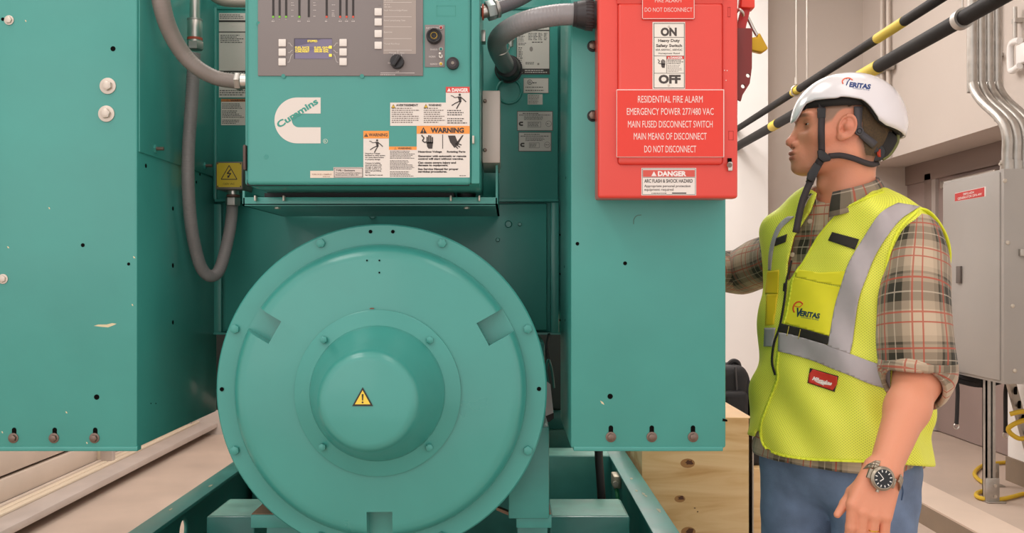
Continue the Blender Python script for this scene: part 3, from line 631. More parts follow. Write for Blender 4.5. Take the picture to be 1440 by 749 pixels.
S = Sheet(front(DF)); S.frame(614, 8, 641, 23, .5, '#3c9485', 1); S.build('door_scribe', dr)
# display panel
dp = MB()
dp.box(X(363, SF), X(595, SF), DF-.003, DF, Z(107, SF), Z(-75, SF), PANEL, .001); dpo = dp.build('display_panel', cc); PF = DF-.0032
PXW = '#d9cfca'
S = Sheet(front(PF))
for (x, c) in ((384.3, 1), (393.2, 1), (402.4, 1), (421, 1), (434.3, 0), (459.4, 2), (478.5, 2), (487.5, 2), (496.7, 2)):
    S.rect(x-1.5, -60, x+1.5, 24, '#2d2523', 1)
    if c: S.disc(x, 23.8, 1.6, '#7cc83a' if c == 1 else '#d8543f', 3, 12)
    if x not in (393.2, 402.4): S.micro(x-2.3, 28.8, x+2.3, 31.2, 1, PXW, 1)
    S.micro(x-1.4, 26.4, x+1.4, 28, 1, '#b5aaa5', 1)
for x in (412, 443, 469): 
    for y in (4, 7.5, 14.5, 23) if x != 469 else (7, 15, 18.5, 21, 23): S.micro(x-2.4, y-1, x+2.4, y+1, 1, '#c9beb9', 1)
for x in (388.7, 397.8): 
    for y in range(0, 24, 2): S.rect(x-1, y, x+1, y+.5, '#a39995', 1)
for (lx, ly, lab) in ((389.5, 30, 0),): pass
# LCD
S.rect(413.5, 53.8, 467, 82.6, '#4d4450', 1).rect(415, 55, 467, 82.6, '#7f7690', 2)
for (yy, a, b) in ((55, '#655e76', 5), (66, '#736b86', 4)): S.poly([(415, yy), (415, yy+b+5), (440, yy+b), (452, yy)], a, 3)
S.build('panel_print', dpo)
LCDY = pm('lcd_amber', '#e8d04a', .5, emit=.5)
S = Sheet(front(PF))
S.text('STOPPED', 439.5, 59.4, 14, 3, LCDY, 5, .03, align='c')
for (y, a, b) in ((68, 'FUEL RATE', '0.00 G/H'), (70.9, 'COND/RATE', '000.00 GAL'), (73.7, 'CUML/RESET', '000.00 GAL')):
    S.text(a, 415.2, y, 20, 2.4, LCDY, 5, .03); S.text(b, 442, y, 20.5, 2.4, LCDY, 5, .03)
S.rect(462.8, 64.6, 466.8, 68.6, LCDY, 5).rect(462.8, 76, 466.8, 79.8, LCDY, 5); S.build('screen_text', dpo)
S = Sheet(front(PF))
for sx, xs in ((404.5, [(405, 60.5), (407.5, 60.5), (410, 64.5), (411.5, 65)]), (0, [(405, 74), (407.5, 74), (410, 71), (411.5, 70.5)]), (0, [(404.5, 87.5), (407, 87), (409.5, 77.5), (411.5, 76.5)])): S.line(xs, .5, PXW, 1); S.line([(880-x+.3, y) for x, y in xs], .5, PXW, 1)
S.build('menu_lines', dpo)
# pale legend column
S = Sheet(front(PF))
S.rect(539, -70, 585, 75.8, '#a5978f', 1)
for y in (3.2, 23.3, 37.5, 54, 70.2): S.rect(539.8, y, 579, y+.7, '#cfc4bd', 2)
for (y, t, w) in ((15.6, 'Fault Acknowledge/Reset', 33), (29.8, 'Panel Lamp/Lamp Test', 30), (46.2, 'Exercise', 11.5), (62.6, 'Manual Run/Stop', 22)): S.text(t, 540, y, w, 2.2, '#d9cfc8', 2, .01)
S.micro(540.5, 5.2, 552, 11.6, 2, '#c4b8b1', 2); S.micro(540, .2, 554, 2.6, 1, '#c4b8b1', 2)
S.text('Manual', 552, 75.3, 9.5, 2, PXW, 2, .01, align='c').text('Auto', 566, 75.3, 6, 2, PXW, 2, .01, align='c').text('Off', 559, 101.6, 5, 1.8, PXW, 2, .01, align='c').text('O', 545.6, 89.5, 1.6, 2, PXW, 2, .02).rect(548, 88, 549, 89.4, PXW, 2)
S.line([(553.6, 76), (553.6, 79)], .5, PXW, 1).line([(564.6, 76), (564.6, 79)], .5, PXW, 1).line([(559.6, 70.5), (559.6, 75.5)], .5, PXW, 3)
S.rect(535, 102.2, 583, 102.9, PXW, 1); S.micro(535, 104, 564, 106.4, 1, '#cfc4be', 1); S.micro(532, 6.5, 538, 8.2, 1, '#7b706c', 1)
S.build('panel_legend', dpo)
BTN = pm('button_white', '#e9e0d8', .5)
for (px, py) in ((397.2, 60.4), (397.2, 73.6), (397, 87.2), (482.7, 60.2), (482.7, 73.4), (482.7, 87), (532, 17), (532, 31.2), (532, 47.6), (532, 64)):
    a = P(px, py, PF); MB().box(a.x-.0074, a.x+.0074, PF-.0028, PF, a.z-.0074, a.z+.0074, BTN, .0012).build('push_button', dpo)
for (px, py) in ((398.5, 107), (509, 107), (363.3, 33.2)):
    MB().cyl(P(px, py, DF), P(px, py, DF-.0033), 3*DF/FPX, TEAL, n=16).build('edge_notch', dpo)
KB = pm('knob_black', '#221e20', .35)
c = P(559, 88, PF); kb = MB(); kb.cyl(c, c+Vector((0, -.012, 0)), 9.6*DF/FPX, KB, n=36, bev=.001).cyl(c+Vector((0, -.012, 0)), c+Vector((0, -.014, 0)), 9.2*DF/FPX, KB, n=36)
kb.box(-.0035, .0035, -.006, .006, -.0115, .0115, KB, .0012, M=Matrix.Translation(c+Vector((0, -.017, 0))) @ Matrix.Rotation(math.radians(33), 4, 'Y')); kb.build('selector_knob', dpo)
# alarm strip
MB().box(X(597.5, SF), X(625.5, SF), DF-.0015, DF, Z(94.5, SF), Z(35, SF), PANEL, .0006).build('alarm_plate', cc); ap = cc.children[-1]
AF = DF-.0017; S = Sheet(front(AF)); S.text('ALARM ACTIVATED', 599, 40.5, 17.5, 2.4, PXW, 1, .01); S.text('ENABLED', 605, 70.6, 10.5, 2.3, PXW, 1, .01).text('HORN', 603.2, 80.8, 9, 2.5, PXW, 1, .01).text('SILENCED', 605, 91, 10.5, 2.3, PXW, 1, .01); S.build('alarm_print', ap)
c = P(610.8, 52, AF); mb = MB(); mb.cyl(c, c+Vector((0, -.012, 0)), 10.8*DF/FPX, KB, n=36, bev=.0015)
for q in (2.2, 4.4, 6.6): mb.torus(c+Vector((0, -.0122, 0)), (0, 1, 0), q*DF/FPX, .0009, KB if q != 4.4 else pm('brass_disc', '#a8893a', .35, .8), n=24, k=6)
mb.torus(c+Vector((0, -.012, 0)), (0, 1, 0), 9*DF/FPX, .0018, KB, n=36, k=8); mb.build('alarm_buzzer', ap)
for (px, py, h) in ((620.2, 39.2, '#b0272f'), (620.2, 69.2, '#1f7f77'), (620.2, 90, '#d6b12c')):
    c = P(px, py, AF); MB().cyl(c, c+Vector((0, -.002, 0)), 2.7*DF/FPX, STEEL, n=18).ball(c+Vector((0, -.002, 0)), 2.2*DF/FPX, pm('lamp_'+h[1:], h, .2, coat=.5)).build('indicator_lamp', ap)
c = P(620, 79.4, AF); MB().cyl(c, c+Vector((0, -.003, 0)), 3*DF/FPX, STEEL, n=6).cyl(c, c+Vector((-.001, -.014, .003)), .0016, STEEL, r2=.0024, n=12).build('toggle_switch', ap)
c = P(637, 90, DF); MB().cyl(c, c+Vector((0, -.009, 0)), 8.8*DF/FPX, KB, n=36, bev=.002).cyl(c+Vector((0, -.009, 0)), c+Vector((0, -.0095, 0)), 5.2*DF/FPX, pm('lock_ring', '#4a4345', .3, .5), n=30).cyl(c+Vector((0, -.0095, 0)), c+Vector((0, -.011, 0)), 2.4*DF/FPX, pm('lock_core', '#8d8277', .3, .8), n=6).build('door_lock', cc)
# emblem
S = Sheet(front(SF)); C_logo(S, 386, 137, 65, 64.5, '#e3d8cf', 1, 40)
S.text('Cummins', 392.5, 180.2, 66, 9.2, '#3f9a8a', 2, .035, ang=math.radians(32.5))
S.disc(457.6, 198.4, 3.3, '#cfd6c8', 1).disc(457.6, 198.4, 2.6, '#3f9a8a', 2).text('R', 457.6, 200, 2.4, 3, '#cfd6c8', 3, .02, align='c'); S.build('emblem', dr)
# --- door stickers
def figure(S, x, y, s, col=DK, lay=3):   # shocked-person pictogram, s = height, (x,y) head centre
    S.disc(x, y, s*.085, col, lay, 14)
    S.poly([(x-s*.14, y+s*.12), (x-s*.02, y+s*.52), (x+s*.12, y+s*.48), (x+s*.1, y+s*.12)], col, lay)
    S.line([(x+s*.04, y+s*.15), (x+s*.24, y+s*.3), (x+s*.45, y+s*.5)], s*.07, col, lay)
    S.line([(x-s*.08, y+s*.16), (x-s*.36, y+s*.2), (x-s*.46, y+s*.1), (x-s*.62, y+s*.06)], s*.05, col, lay)
    S.line([(x, y+s*.45), (x-s*.32, y+s*.6), (x-s*.56, y+s*.76)], s*.07, col, lay); S.line([(x+s*.08, y+s*.45), (x-s*.1, y+s*.75), (x-s*.22, y+s*.98)], s*.08, col, lay)
def hand(S, x, y, s, col=DK, lay=3):     # raised hand pictogram with a spark
    for i, (dx, t) in enumerate(((-.2, .12), (-.07, 0), (.06, .03), (.19, .14))): S.rect(x+s*dx-s*.05, y+s*t, x+s*dx+s*.05, y+s*.62, col, lay)
    S.poly([(x-s*.25, y+s*.5), (x-s*.2, y+s*.85), (x-s*.1, y+s*1.0), (x+s*.18, y+s*1.0), (x+s*.24, y+s*.5)], col, lay)
    S.line([(x-s*.62, y), (x-s*.42, y+s*.22), (x-s*.55, y+s*.4), (x-s*.38, y+s*.55), (x-s*.26, y+s*.5)], s*.09, col, lay)
SW = '#e6dcd3'
S = Sheet(front(SF)); S.rect(627, 122, 660.5, 177, SW, 1).rect(627, 122, 660.5, 130.2, RED, 2).text('DANGER', 635.5, 129, 23, 5, '#f5e9e4', 3, .045).tri(631.5, 126.6, 2.9, '#f5e9e4', '#f5e9e4', 3, False)
figure(S, 646.5, 133.3, 20); S.micro(629, 154, 655, 163, 3, '#4a413e', 2); S.micro(629, 165.5, 658, 174.5, 3, '#4a413e', 2); S.build('danger_label', dr)
S = Sheet(front(SF)); S.rect(548.7, 144.2, 627, 176.8, SW, 1).tri(553.2, 149.4, 3.2, '#f0c43e', '#4d4030', 2).tri(599, 149.2, 3.2, '#f0c43e', '#4d4030', 2).text('AVERTISSEMENT', 557, 149.3, 31, 3, DK, 2, .04).text('WARNING', 602.5, 149.2, 18, 3, DK, 2, .04)
S.micro(551, 151, 594, 173.5, 8, '#7d6f68', 2); S.micro(596, 151, 626, 173.5, 8, '#7d6f68', 2); S.build('warning_label', dr)
S = Sheet(front(SF)); S.rect(586, 177, 660.5, 249.4, SW, 1).rect(586, 177, 660.5, 188, ORG, 2).text('WARNING', 605.5, 186.3, 47, 6.8, DK, 3, .045).tri(595.5, 183.6, 5, DK, DK, 3, False).text('!', 594.9, 186.6, 1.3, 5, ORG, 5)
hand(S, 604.5, 190, 19); S.rect(622, 189, 623, 209, DK, 2)
S.poly([(630, 190.5), (640, 190.5), (645, 203), (639, 208), (633, 200)], DK, 2); S.poly([(650, 190), (652, 190), (643, 205), (640, 203)], DK, 2)
for q in ((642, 201, 649, 204), (641, 203, 647, 207), (640, 205, 644, 209)): S.line([q[:2], q[2:]], 1.5, DK, 3)
S.text('Hazardous Voltage', 588, 214.4, 33.5, 2.6, DK, 2, .05).text('Rotating Parts', 628.5, 214.4, 26, 2.6, DK, 2, .05)
for (y, t, w) in ((220.6, 'Generator with automatic or remote', 68), (224.4, 'control will start without warning.', 64), (229.8, 'Can cause severe injury and', 53.5), (233.4, 'damage to equipment.', 42.5), (238.8, 'See Service Manual for proper', 57), (242.4, 'servicing procedures.', 41)): S.text(t, 587.8, y, w, 2.6, DK, 2, .055)
S.micro(646, 246, 658, 248, 1, TX, 2); S.build('warning_label', dr)
S = Sheet(front(SF)); S.rect(511, 184, 547, 249.6, SW, 1).rect(511, 184, 547, 194.6, ORG, 2).text('WARNING', 518.6, 191.6, 26.4, 4.4, DK, 3, .02).tri(515, 190, 2.9, DK, DK, 3, False).text('!', 514.6, 191.6, .8, 2.8, ORG, 5); figure(S, 530.4, 197.3, 17.5)
for (y, t, w) in ((216.5, 'Hazardous Voltage', 21), (219.3, 'Backfeed to utility system', 28), (222, 'can cause electrocution', 26.5), (224.8, 'or property damage.', 21.5), (230, 'Connect to building', 21.5), (232.7, 'electrical system only', 23.5), (235.4, 'through an approved', 22.5), (238, 'transfer switch or an', 23.5), (240.7, 'approved paralleling', 22.5), (243.3, 'device.', 7.5), (246.8, "See Operator's manual.", 25)): S.text(t, 513.5, y, w, 1.8, '#4a413e', 2, .03)
S.build('warning_label', dr)
S = Sheet(front(SF)); S.rect(547, 206, 586, 249.6, SW, 1).rect(547, 206, 586, 210.6, ORG, 2).text('WARNING', 559.5, 209.8, 19, 2.8, DK, 3, .02).tri(556, 208.8, 1.7, ORG, DK, 3, False)
S.micro(548.5, 211.5, 584, 223.5, 6, '#5b504b', 2); S.micro(548.5, 225, 584, 238.6, 7, '#5b504b', 2); S.micro(548.5, 240.4, 582, 248.6, 4, '#5b504b', 2); S.build('warning_label', dr)
S = Sheet(front(SF)); S.rect(469, 235, 510.6, 249.8, '#d9cbc2', 1).frame(469.8, 235.8, 510, 249.2, .7, '#6d5f5a', 2).text('TYPE 1 Enclosure', 472, 240.6, 27, 2.4, DK, 2, .03).text('To provide protection against a', 472, 243.8, 36, 1.8, DK, 2, .02).text('limited amount of falling dirt.', 472, 246.6, 32.5, 1.8, DK, 2, .02); S.build('enclosure_label', dr)
S = Sheet(front(SF)); S.rect(436.3, 240, 469, 250, '#e5d2c0', 1).text('C/N 3151-15669-2', 439, 246, 27, 2, '#8a5a48', 2, .01); S.micro(454, 247.4, 466, 249.2, 1, '#a98472', 2); S.build('part_number_label', dr)
# tray and isolators
tr = thing('control_tray', 'folded teal tray carrying the control box on rubber feet', 'tray', (X(520, 2.1), 2.2, Z(290, 2.1)))
TD = 2.02
mb = MB(); mb.box(X(341, TD), X(700, TD), TD, HD-.015, Z(289, TD), Z(289, TD)+.004, TEAL).box(X(341, TD), X(700, TD), TD, TD+.004, Z(289, TD), Z(277, TD), TEAL, .0015)
mb.box(X(697, TD), X(700, TD), TD, HD-.015, Z(289, TD), Z(232, TD), TEAL).box(X(341, TD), X(344, TD), TD, HD-.015, Z(289, TD), Z(268, TD), TEAL); mb.build('tray_sheet', tr)
for px in (390, 656):
    c = P(px, 286, 2.08); b = MB(); b.cyl(c+Vector((0, 0, .026)), c+Vector((0, 0, .0)), .022, BLACK, r2=.019, n=24).cyl(c+Vector((0, 0, 0)), c+Vector((0, 0, -.004)), .026, GALV, r2=.024, n=24).cyl(c+Vector((0, 0, -.004)), c+Vector((0, 0, -.012)), .007, ZINC, n=6)
    ri = b.build('rubber_isolator', tr)
    for sg in (-.031, .031): MB().box(c.x+sg-.002, c.x+sg+.002, TD-.012, TD, c.z, c.z+.012, ZINC, .001).build('clip', ri)
MB().box(X(380, 2.1), X(640, 2.1), TD+.03, 2.14, Z(285, TD), zb2, BLACK).build('shadow_gap_block', tr)  # black filler standing for the shadow gap between tray and control box
# stainless box to the right of the control box
t = thing('junction_box', 'plain bare-steel junction box on the right flank of the teal control box', 'junction box', (X(690, 2.0), 2.0, Z(240, 2.0)))
SSM = pm('brushed_stainless', '#c9bcb3', .45, .35)
MB().box(x1+.001, X(703.5, 2.0), 2.0, 2.12, Z(229, 2.0), Z(127, 2.0), SSM, .003).prism([P(680, 229, 2.0), P(703, 229, 2.0), P(703, 241, 2.1), P(680, 241, 2.1)], (0, .03, 0), SSM).build('box_body', t)
for py in (142, 211): screw(t, P(682, py, 2.0), .004, .005, BOLTB)
# ---------------- yellow outlet box and conduits
yb = thing('outlet_box', 'yellow-faced outlet box marked 120V AC at the loop conduit end', 'outlet box', P(322, 266, 2.3))
a, b = P(303, 266.5, 2.3), P(341.5, 227, 2.3)
MB().box(a.x, b.x, 2.3, HD-.012, a.z, b.z, pm('box_grey', '#7d746c', .5, .4), .004).build('box_body', yb)
S = Sheet(front(2.3)); S.rect(305, 229, 339.7, 263, '#d9b92a', 1); T = [(322.3, 232.5), (311.2, 252), (333.4, 252)]
S.line(T+[T[0]], 1.1, DK, 2); S.line([(324.5, 238), (319.5, 244), (324.8, 243.6), (320.6, 249)], 1.5, DK, 2).poly([(320.2, 250.6), (319.8, 246.4), (323.4, 248.4)], DK, 3).text('120V AC', 322, 259.8, 16, 3, '#6d5c1a', 2, align='c')
for (x, y) in ((306.3, 230), (338.4, 230), (306.3, 262), (338.4, 262)): S.disc(x, y, 1, DK, 2, 10)
S.build('cover_plate', yb)['label'] = 'yellow cover plate with lightning triangle'
HS = 2.12
lp = thing('flexible_conduit', 'thin grey flexible conduit looping from above to the yellow outlet box', 'conduit', P(294, 392, HS), 'grey flexible conduits')
MB().tube([P(273, 75, HS), P(271, 120, HS), P(268, 165, HS), P(265, 210, HS), P(264.5, 255, HS), P(267, 300, HS+.02), P(273, 342, HS+.05), P(283, 376, HS+.08), P(296, 388, HS+.1), P(308, 380, HS+.12), P(317, 352, HS+.15), P(324, 318, HS+.18), P(327, 288, 2.34)], lambda u: .0145, GREYP, n=16, rib=.02, ribp=.006).build('hose', lp)
mb = MB(); mb.cyl(P(274, -20, HS), P(274, 26, HS), .0115, STEEL, n=20).cyl(P(274, 28, HS), P(274, 55, HS), .0165, STEEL, n=24, bev=.002).cyl(P(274, 27, HS), P(274, 29, HS), .0175, GALV, n=24).cyl(P(274, 53.5, HS), P(274, 57, HS), .0172, pm('red_ring', '#b5523c', .5), n=24).cyl(P(274.5, 59, HS), P(274.5, 70, HS), .0185, GALV, n=6, bev=.001).cyl(P(274, 57, HS), P(274, 60, HS), .0165, STEEL, n=24); mb.build('upper_fitting', lp)
q = 2.33; mb = MB(); mb.cyl(P(328, 266, q), P(328, 274, q), .0145, STEEL, n=20, bev=.001).cyl(P(328, 274, q), P(328, 277, q), .0165, pm('brown_ring', '#6a4a40', .5), n=24).cyl(P(327.5, 278, q), P(327.5, 289, q), .0185, GALV, n=6, bev=.001); mb.build('lower_fitting', lp)
bh = thing('flexible_conduit', 'thick grey conduit sweeping down into the left side of control box', 'conduit', P(260, 80, 2.02), 'grey flexible conduits')
MB().tube([P(222, -60, 1.93), P(224, -20, 1.94), P(229, 14, 1.95), P(240, 46, 1.97), P(258, 76, 1.99), P(280, 97, 2.0), P(306, 110, 2.01), P(334, 115, 2.01)], lambda u: .0205-.005*u, pm('conduit_taupe', '#8d7f78', .42), n=20, rib=.008, ribp=.007).build('hose', bh)
MB().cyl(P(331, 114.5, 2.01), P(340, 114.5, 2.01), .0195, GALV, n=6, bev=.002).cyl(P(340, 114.5, 2.01), Vector((-.5335, 2.01, Z(114.5, 2.01))), .0165, STEEL, n=20).build('end_fitting', bh)
t = thing('flexible_conduit', 'beige conduit crossing the top left behind the control box', 'conduit', P(325, 3, 2.3), 'grey flexible conduits')
MB().tube([P(290, -12, 2.3), P(308, 0, 2.3), P(325, 3.5, 2.3), P(360, 4, 2.3)], .0115, pm('conduit_beige', '#a8998d', .4), n=14).build('hose', t)
mc = thing('flexible_conduit', 'wide pale grey conduit bending from the red switch box to housing', 'conduit', P(740, 30, 1.9), 'grey flexible conduits')
PG = pm('conduit_pale', '#8f8a8b', .35, coat=.2)
MB().tube([P(812, 20, 1.855), P(785, 21, 1.86), P(755, 26, 1.87), P(728, 35, 1.9), P(708, 47, 1.96), P(699, 59, 2.06), P(701, 73, 2.18), P(709, 88, 2.3), P(714, 96, 2.38)], lambda u: .0215, PG, n=28, rib=.012, ribp=.0065).build('hose', mc)
GL = pm('gland_black', '#332d2f', .4)
mb = MB(); c = P(806, 20, 1.855); c2 = P(838, 21, 1.855); e = c2-c
mb.cyl(c, c+e*.15, .0245, GL, n=36).cyl(c+e*.15, c+e*.55, .0255, GL, r2=.0305, n=36).cyl(c+e*.55, c+e*.85, .0305, GL, n=36, bev=.001).cyl(c+e*.85, c+e*1.0, .027, GL, n=36)
for k in range(28):
    a = 2*math.pi*k/28; o = Vector((0, math.cos(a), math.sin(a)))
    mb.cyl(c+e*.52+o*.0295, c+e*.86+o*.0305, .0016, GL, n=6)
mb.build('cable_gland', mc)
c = P(715, 97, 2.385); mb = MB(); ax = (P(709, 88, 2.3)-P(714, 96, 2.38)).normalized(); mb.cyl(c, c+ax*.05, .033, GL, r2=.029, n=32, bev=.003).cyl(c, c-ax*.004, .036, GL, n=32); mb.build('entry_gland', mc)
MB().torus(P(703, 66, 2.12), Vector((.1, .9, -.4)), .0225, .0015, STEEL, n=32, k=6).box(x1+.0, x1+.008, 2.0, 2.03, Z(58, 2.0), Z(42, 2.0), STEEL, .001).build('clip', mc)
uc = thing('flexible_conduit', 'dark grey conduit rising from a large hex nut beside the control box', 'conduit', P(715, 5, 2.0), 'grey flexible conduits')
MB().tube([P(697, 13, 1.97), P(712, 7, 1.98), P(735, -3, 1.99), P(760, -20, 2.0), P(790, -45, 2.0)], .0145, pm('conduit_grey_dark', '#767074', .4), n=18, rib=.012, ribp=.006).build('hose', uc)
a = P(684, 16, 1.965); b = P(699, 12, 1.97); e = b-a
MB().cyl(a, a+e*.8, .021, pm('nut_blue_zinc', '#a9b3b0', .35, .8), n=6, bev=.002).cyl(a+e*.8, a+e*1.15, .02, GALV, n=24, bev=.002).cyl(a-e*.45, a, .013, STEEL, n=20).cyl(P(678, 17, 1.96), P(680.5, 17, 1.96), .017, pm('red_ring', '#b5523c', .5), n=20).build('hex_nut', uc)
# ---------------- red safety switch
RF = 1.8
REDP = pm('red_paint', '#e5463a', .34, var=.03, scale=4, coat=.25); RDK = pm('red_paint_handle', '#b3231f', .4)
sw = thing('safety_switch', 'bright red safety switch box with white lettered sign plates', 'disconnect switch', (X(938, RF), 1.85, Z(279, RF)))
rx0, rx1 = X(841, RF), X(1038, RF); rz0, rz1 = Z(278.5, RF), Z(-80, RF)
MB().box(rx0+.003, rx1-.003, RF+.014, D0, rz0+.004, rz1, REDP, .004).build('switch_body', sw)
mb = MB(); mb.box(rx0, rx1, RF, RF+.03, rz0, rz1, REDP, .006, 3)
mb.box(X(868, RF), X(1016, RF), RF-.0075, RF+.002, Z(232, RF), Z(5, RF), REDP, .0072, 4).box(X(866, RF), X(1018, RF), RF-.011, RF+.002, Z(1, RF), Z(-80, RF), REDP, .004)
mb.prism([P(868, 5, RF-.006), P(1016, 5, RF-.006), P(1016, -8, RF-.011), P(868, -8, RF-.011)], (0, .008, 0), REDP)
cov = mb.build('cover', sw)
SR = RF-.0105
MB().box(X(867, SR), X(1018, SR), SR-.003, SR+.004, Z(221, SR), Z(126, SR), pm('sign_white_core', '#f3d9d2', .5), .0006).build('sign_plate', sw); sp = sw.children[-1]; sp['label'] = 'red engraved sign plate with white lettering'
S = Sheet(front(SR-.0031)); S.rect(867.7, 126.8, 1017.2, 220.2, '#e63c2e', 1)
for (y, w, t) in ((139, 91, 'RESIDENTIAL FIRE ALARM'), (156.2, 122, 'EMERGENCY POWER 277/480 VAC'), (174, 119, 'MAIN FUSED DISCONNECT SWITCH'), (191, 102.5, 'MAIN MEANS OF DISCONNECT'), (209, 73, 'DO NOT DISCONNECT')):
    S.text(t, 942.5, y+5.2, w, 10, '#f7ddd6', 2, 0., align='c')
S.build('sign_lettering', sp)
S = Sheet(front(RF-.0112)); S.rect(903, -25, 976.5, 26.8, '#e63c2e', 1).frame(903, -25, 976.5, 26.8, .9, '#f5cdc6', 2).text('FIRE ALARM', 939.5, 3.4, 37, 6.2, '#f5cdc6', 2, align='c').text('DO NOT DISCONNECT', 940, 16.6, 67, 6.2, '#f5cdc6', 2, align='c'); S.build('upper_sign_plate', sw)
S = Sheet(front(RF-.0082)); W = '#efe7dc'
S.rect(917.6, 31, 963.4, 125, W, 1).frame(919.2, 32.6, 962.6, 124, .8, DK, 2)
for y in (52.2, 78.3, 102.6): S.rect(919.6, y, 962, y+.7, '#6f6560', 2)
S.rect(937, 79, 937.6, 102.6, '#6f6560', 2)
S.text('ON', 940.3, 50, 22.6, 11, '#4a403c', 2, .05, align='c').text('OFF', 941.6, 116.8, 31, 11.5, '#4a403c', 2, .05, align='c')
for (y, t, w, h, b) in ((58.9, 'Heavy Duty', 30.5, 4, .03), (66, 'Safety Switch', 36.5, 4, .03), (71.3, '60A 600VAC, 600VDC', 37.5, 2.8, .01), (76.1, 'Horsepower Rated', 30, 2.5, .01)): S.text(t, 940.8, y, w, h, '#4a403c', 2, b, align='c')
hand(S, 932.5, 83.4, 12, '#4a403c', 2); S.rect(937.6, 78.9, 962, 83.2, RED, 3).text('DANGER', 942.8, 82.6, 17, 3, '#f5e9e4', 4, .04).tri(940.4, 81.4, 1.6, '#f5e9e4', '#f5e9e4', 4, False)
S.micro(938.6, 83.8, 961, 90.4, 3, '#5b504b', 2); S.micro(938.6, 91, 961, 101.6, 5, '#a79c95', 2)
S.build('switch_label', sw)
for py in (37.3, 120): screw(sw, P(940.5, py, RF-.0086), .0022, .001, WASH, name='rivet')
S = Sheet(front(RF-.0002)); S.rect(902, 236, 979, 274.5, '#ece2da', 1).frame(903, 237, 978, 273.6, .5, DK, 2).rect(904, 239, 977, 248.6, '#d9584c', 2).text('DANGER', 925, 247.2, 40, 6.6, '#f7ece8', 3, .05).tri(919.5, 244.6, 3.8, '#f7ece8', '#f7ece8', 3, False).rect(904, 249, 977, 249.5, DK, 2)
S.text('ARC FLASH & SHOCK HAZARD', 940, 256.6, 68, 5, DK, 2, .02, align='c').text('Appropriate personal protection', 906, 263, 65, 3.6, '#4d433f', 2, .01).text('equipment required', 906, 268, 41, 3.6, '#4d433f', 2, .01)
S.micro(916, 270.6, 943, 272.6, 1, DK, 2); S.rect(945, 270.6, 965, 272.2, DK, 2); S.build('danger_label', sw)
mb = MB(); mb.box(X(1023, RF), X(1028.5, RF), RF-.003, RF, Z(230, RF), Z(222.5, RF), HOLE).box(X(1022.5, RF), X(1029, RF), RF-.009, RF-.001, Z(241, RF), Z(228, RF), STEEL, .002).cyl(P(1026, 232, RF-.01), P(1026, 232, RF-.004), .005, BOLTB, n=14); mb.build('cover_latch', sw)
for q4 in ((1024.5, 184, 1031.5, 197), (1023.5, 10, 1027, 24)): S = Sheet(front(RF)); S.frame(*q4, .6, '#b3241c', 1); S.build('embossed_mark', cov)
for (px, py) in ((1018.7, 99), (1022.5, 99.3), (1021, 113)): screw(sw, P(px, py, RF), .0012, .001, pm('pale_dot', '#f0c8c0', .5), name='pin')
# handle at the right side
hx = rx1; H = 1.85
mb = MB(); mb.prism([(hx-.0, H-.02, Z(43, H)), (hx-.0, H-.02, Z(141, H)), (X(1038.5, H), H-.02, Z(145, H)), (X(1041, H), H-.02, Z(136, H)), (X(1051, H), H-.02, Z(120, H)), (X(1054, H), H-.02, Z(98, H)), (X(1054.5, H), H-.02, Z(43, H))], (0, .006, 0), pm('red_dark_cover', '#7d2420', .4), .0015)
pl = mb.build('lockout_plate', sw)
boolean(pl, MB().cyl((X(1048.5, H), H-.1, Z(109, H)), (X(1048.5, H), H+.1, Z(109, H)), .0042, RDK, n=16).build('cut', None, 0))
boolean(pl, MB().cyl((X(1041.5, H), H-.1, Z(124, H)), (X(1041.5, H), H+.1, Z(124, H)), .0042, RDK, n=16).build('cut', None, 0))
mb = MB(); mb.prism([P(1043, 11, 1.835), P(1056, 11, 1.835), P(1045, 56, 1.835), P(1035, 64, 1.835), P(1033, 50, 1.835)], (0, .012, 0), RDK, .002)
mb.prism([P(1042, 10, 1.828), P(1062, 11, 1.828), P(1061, -40, 1.828), P(1046, -40, 1.828)], (0, .03, 0), pm('grip_red', '#ef4431', .35), .003); mb.build('switch_handle', sw)
MB().tube([P(1034, 19, 1.83), P(1039, 13.5, 1.82), P(1044, 17, 1.82), P(1045, 22, 1.83)], .003, STEEL, n=8).build('handle_link', sw)
MB().box(rx1-.001, rx1+.004, H-.03, H+.02, Z(150, H), Z(30, H), pm('red_dark_cover', '#7d2420', .4), .001).build('handle_base', sw)
pd = thing('padlock', 'brass padlock hanging from the handle of the red switch box', 'padlock', P(1066, 60, 1.87))
BR = pm('brass', '#c79a2e', .32, .75); PDd = 1.865
mb = MB(); mb.prism([P(1064, 51.5, PDd), P(1068.5, 45, PDd), P(1081, 68, PDd), P(1072, 74, PDd), P(1055.5, 70, PDd), P(1055, 52, PDd)], (0, .018, 0), BR, .003).build('lock_body', pd)
MB().tube([P(1064.5, 50, PDd+.008), P(1059, 40, PDd+.008), P(1053, 28, PDd+.008), P(1048, 20, PDd+.008), P(1044, 20, PDd+.008), P(1044, 26, PDd+.008)], .0036, STEEL, n=12).build('shackle', pd)
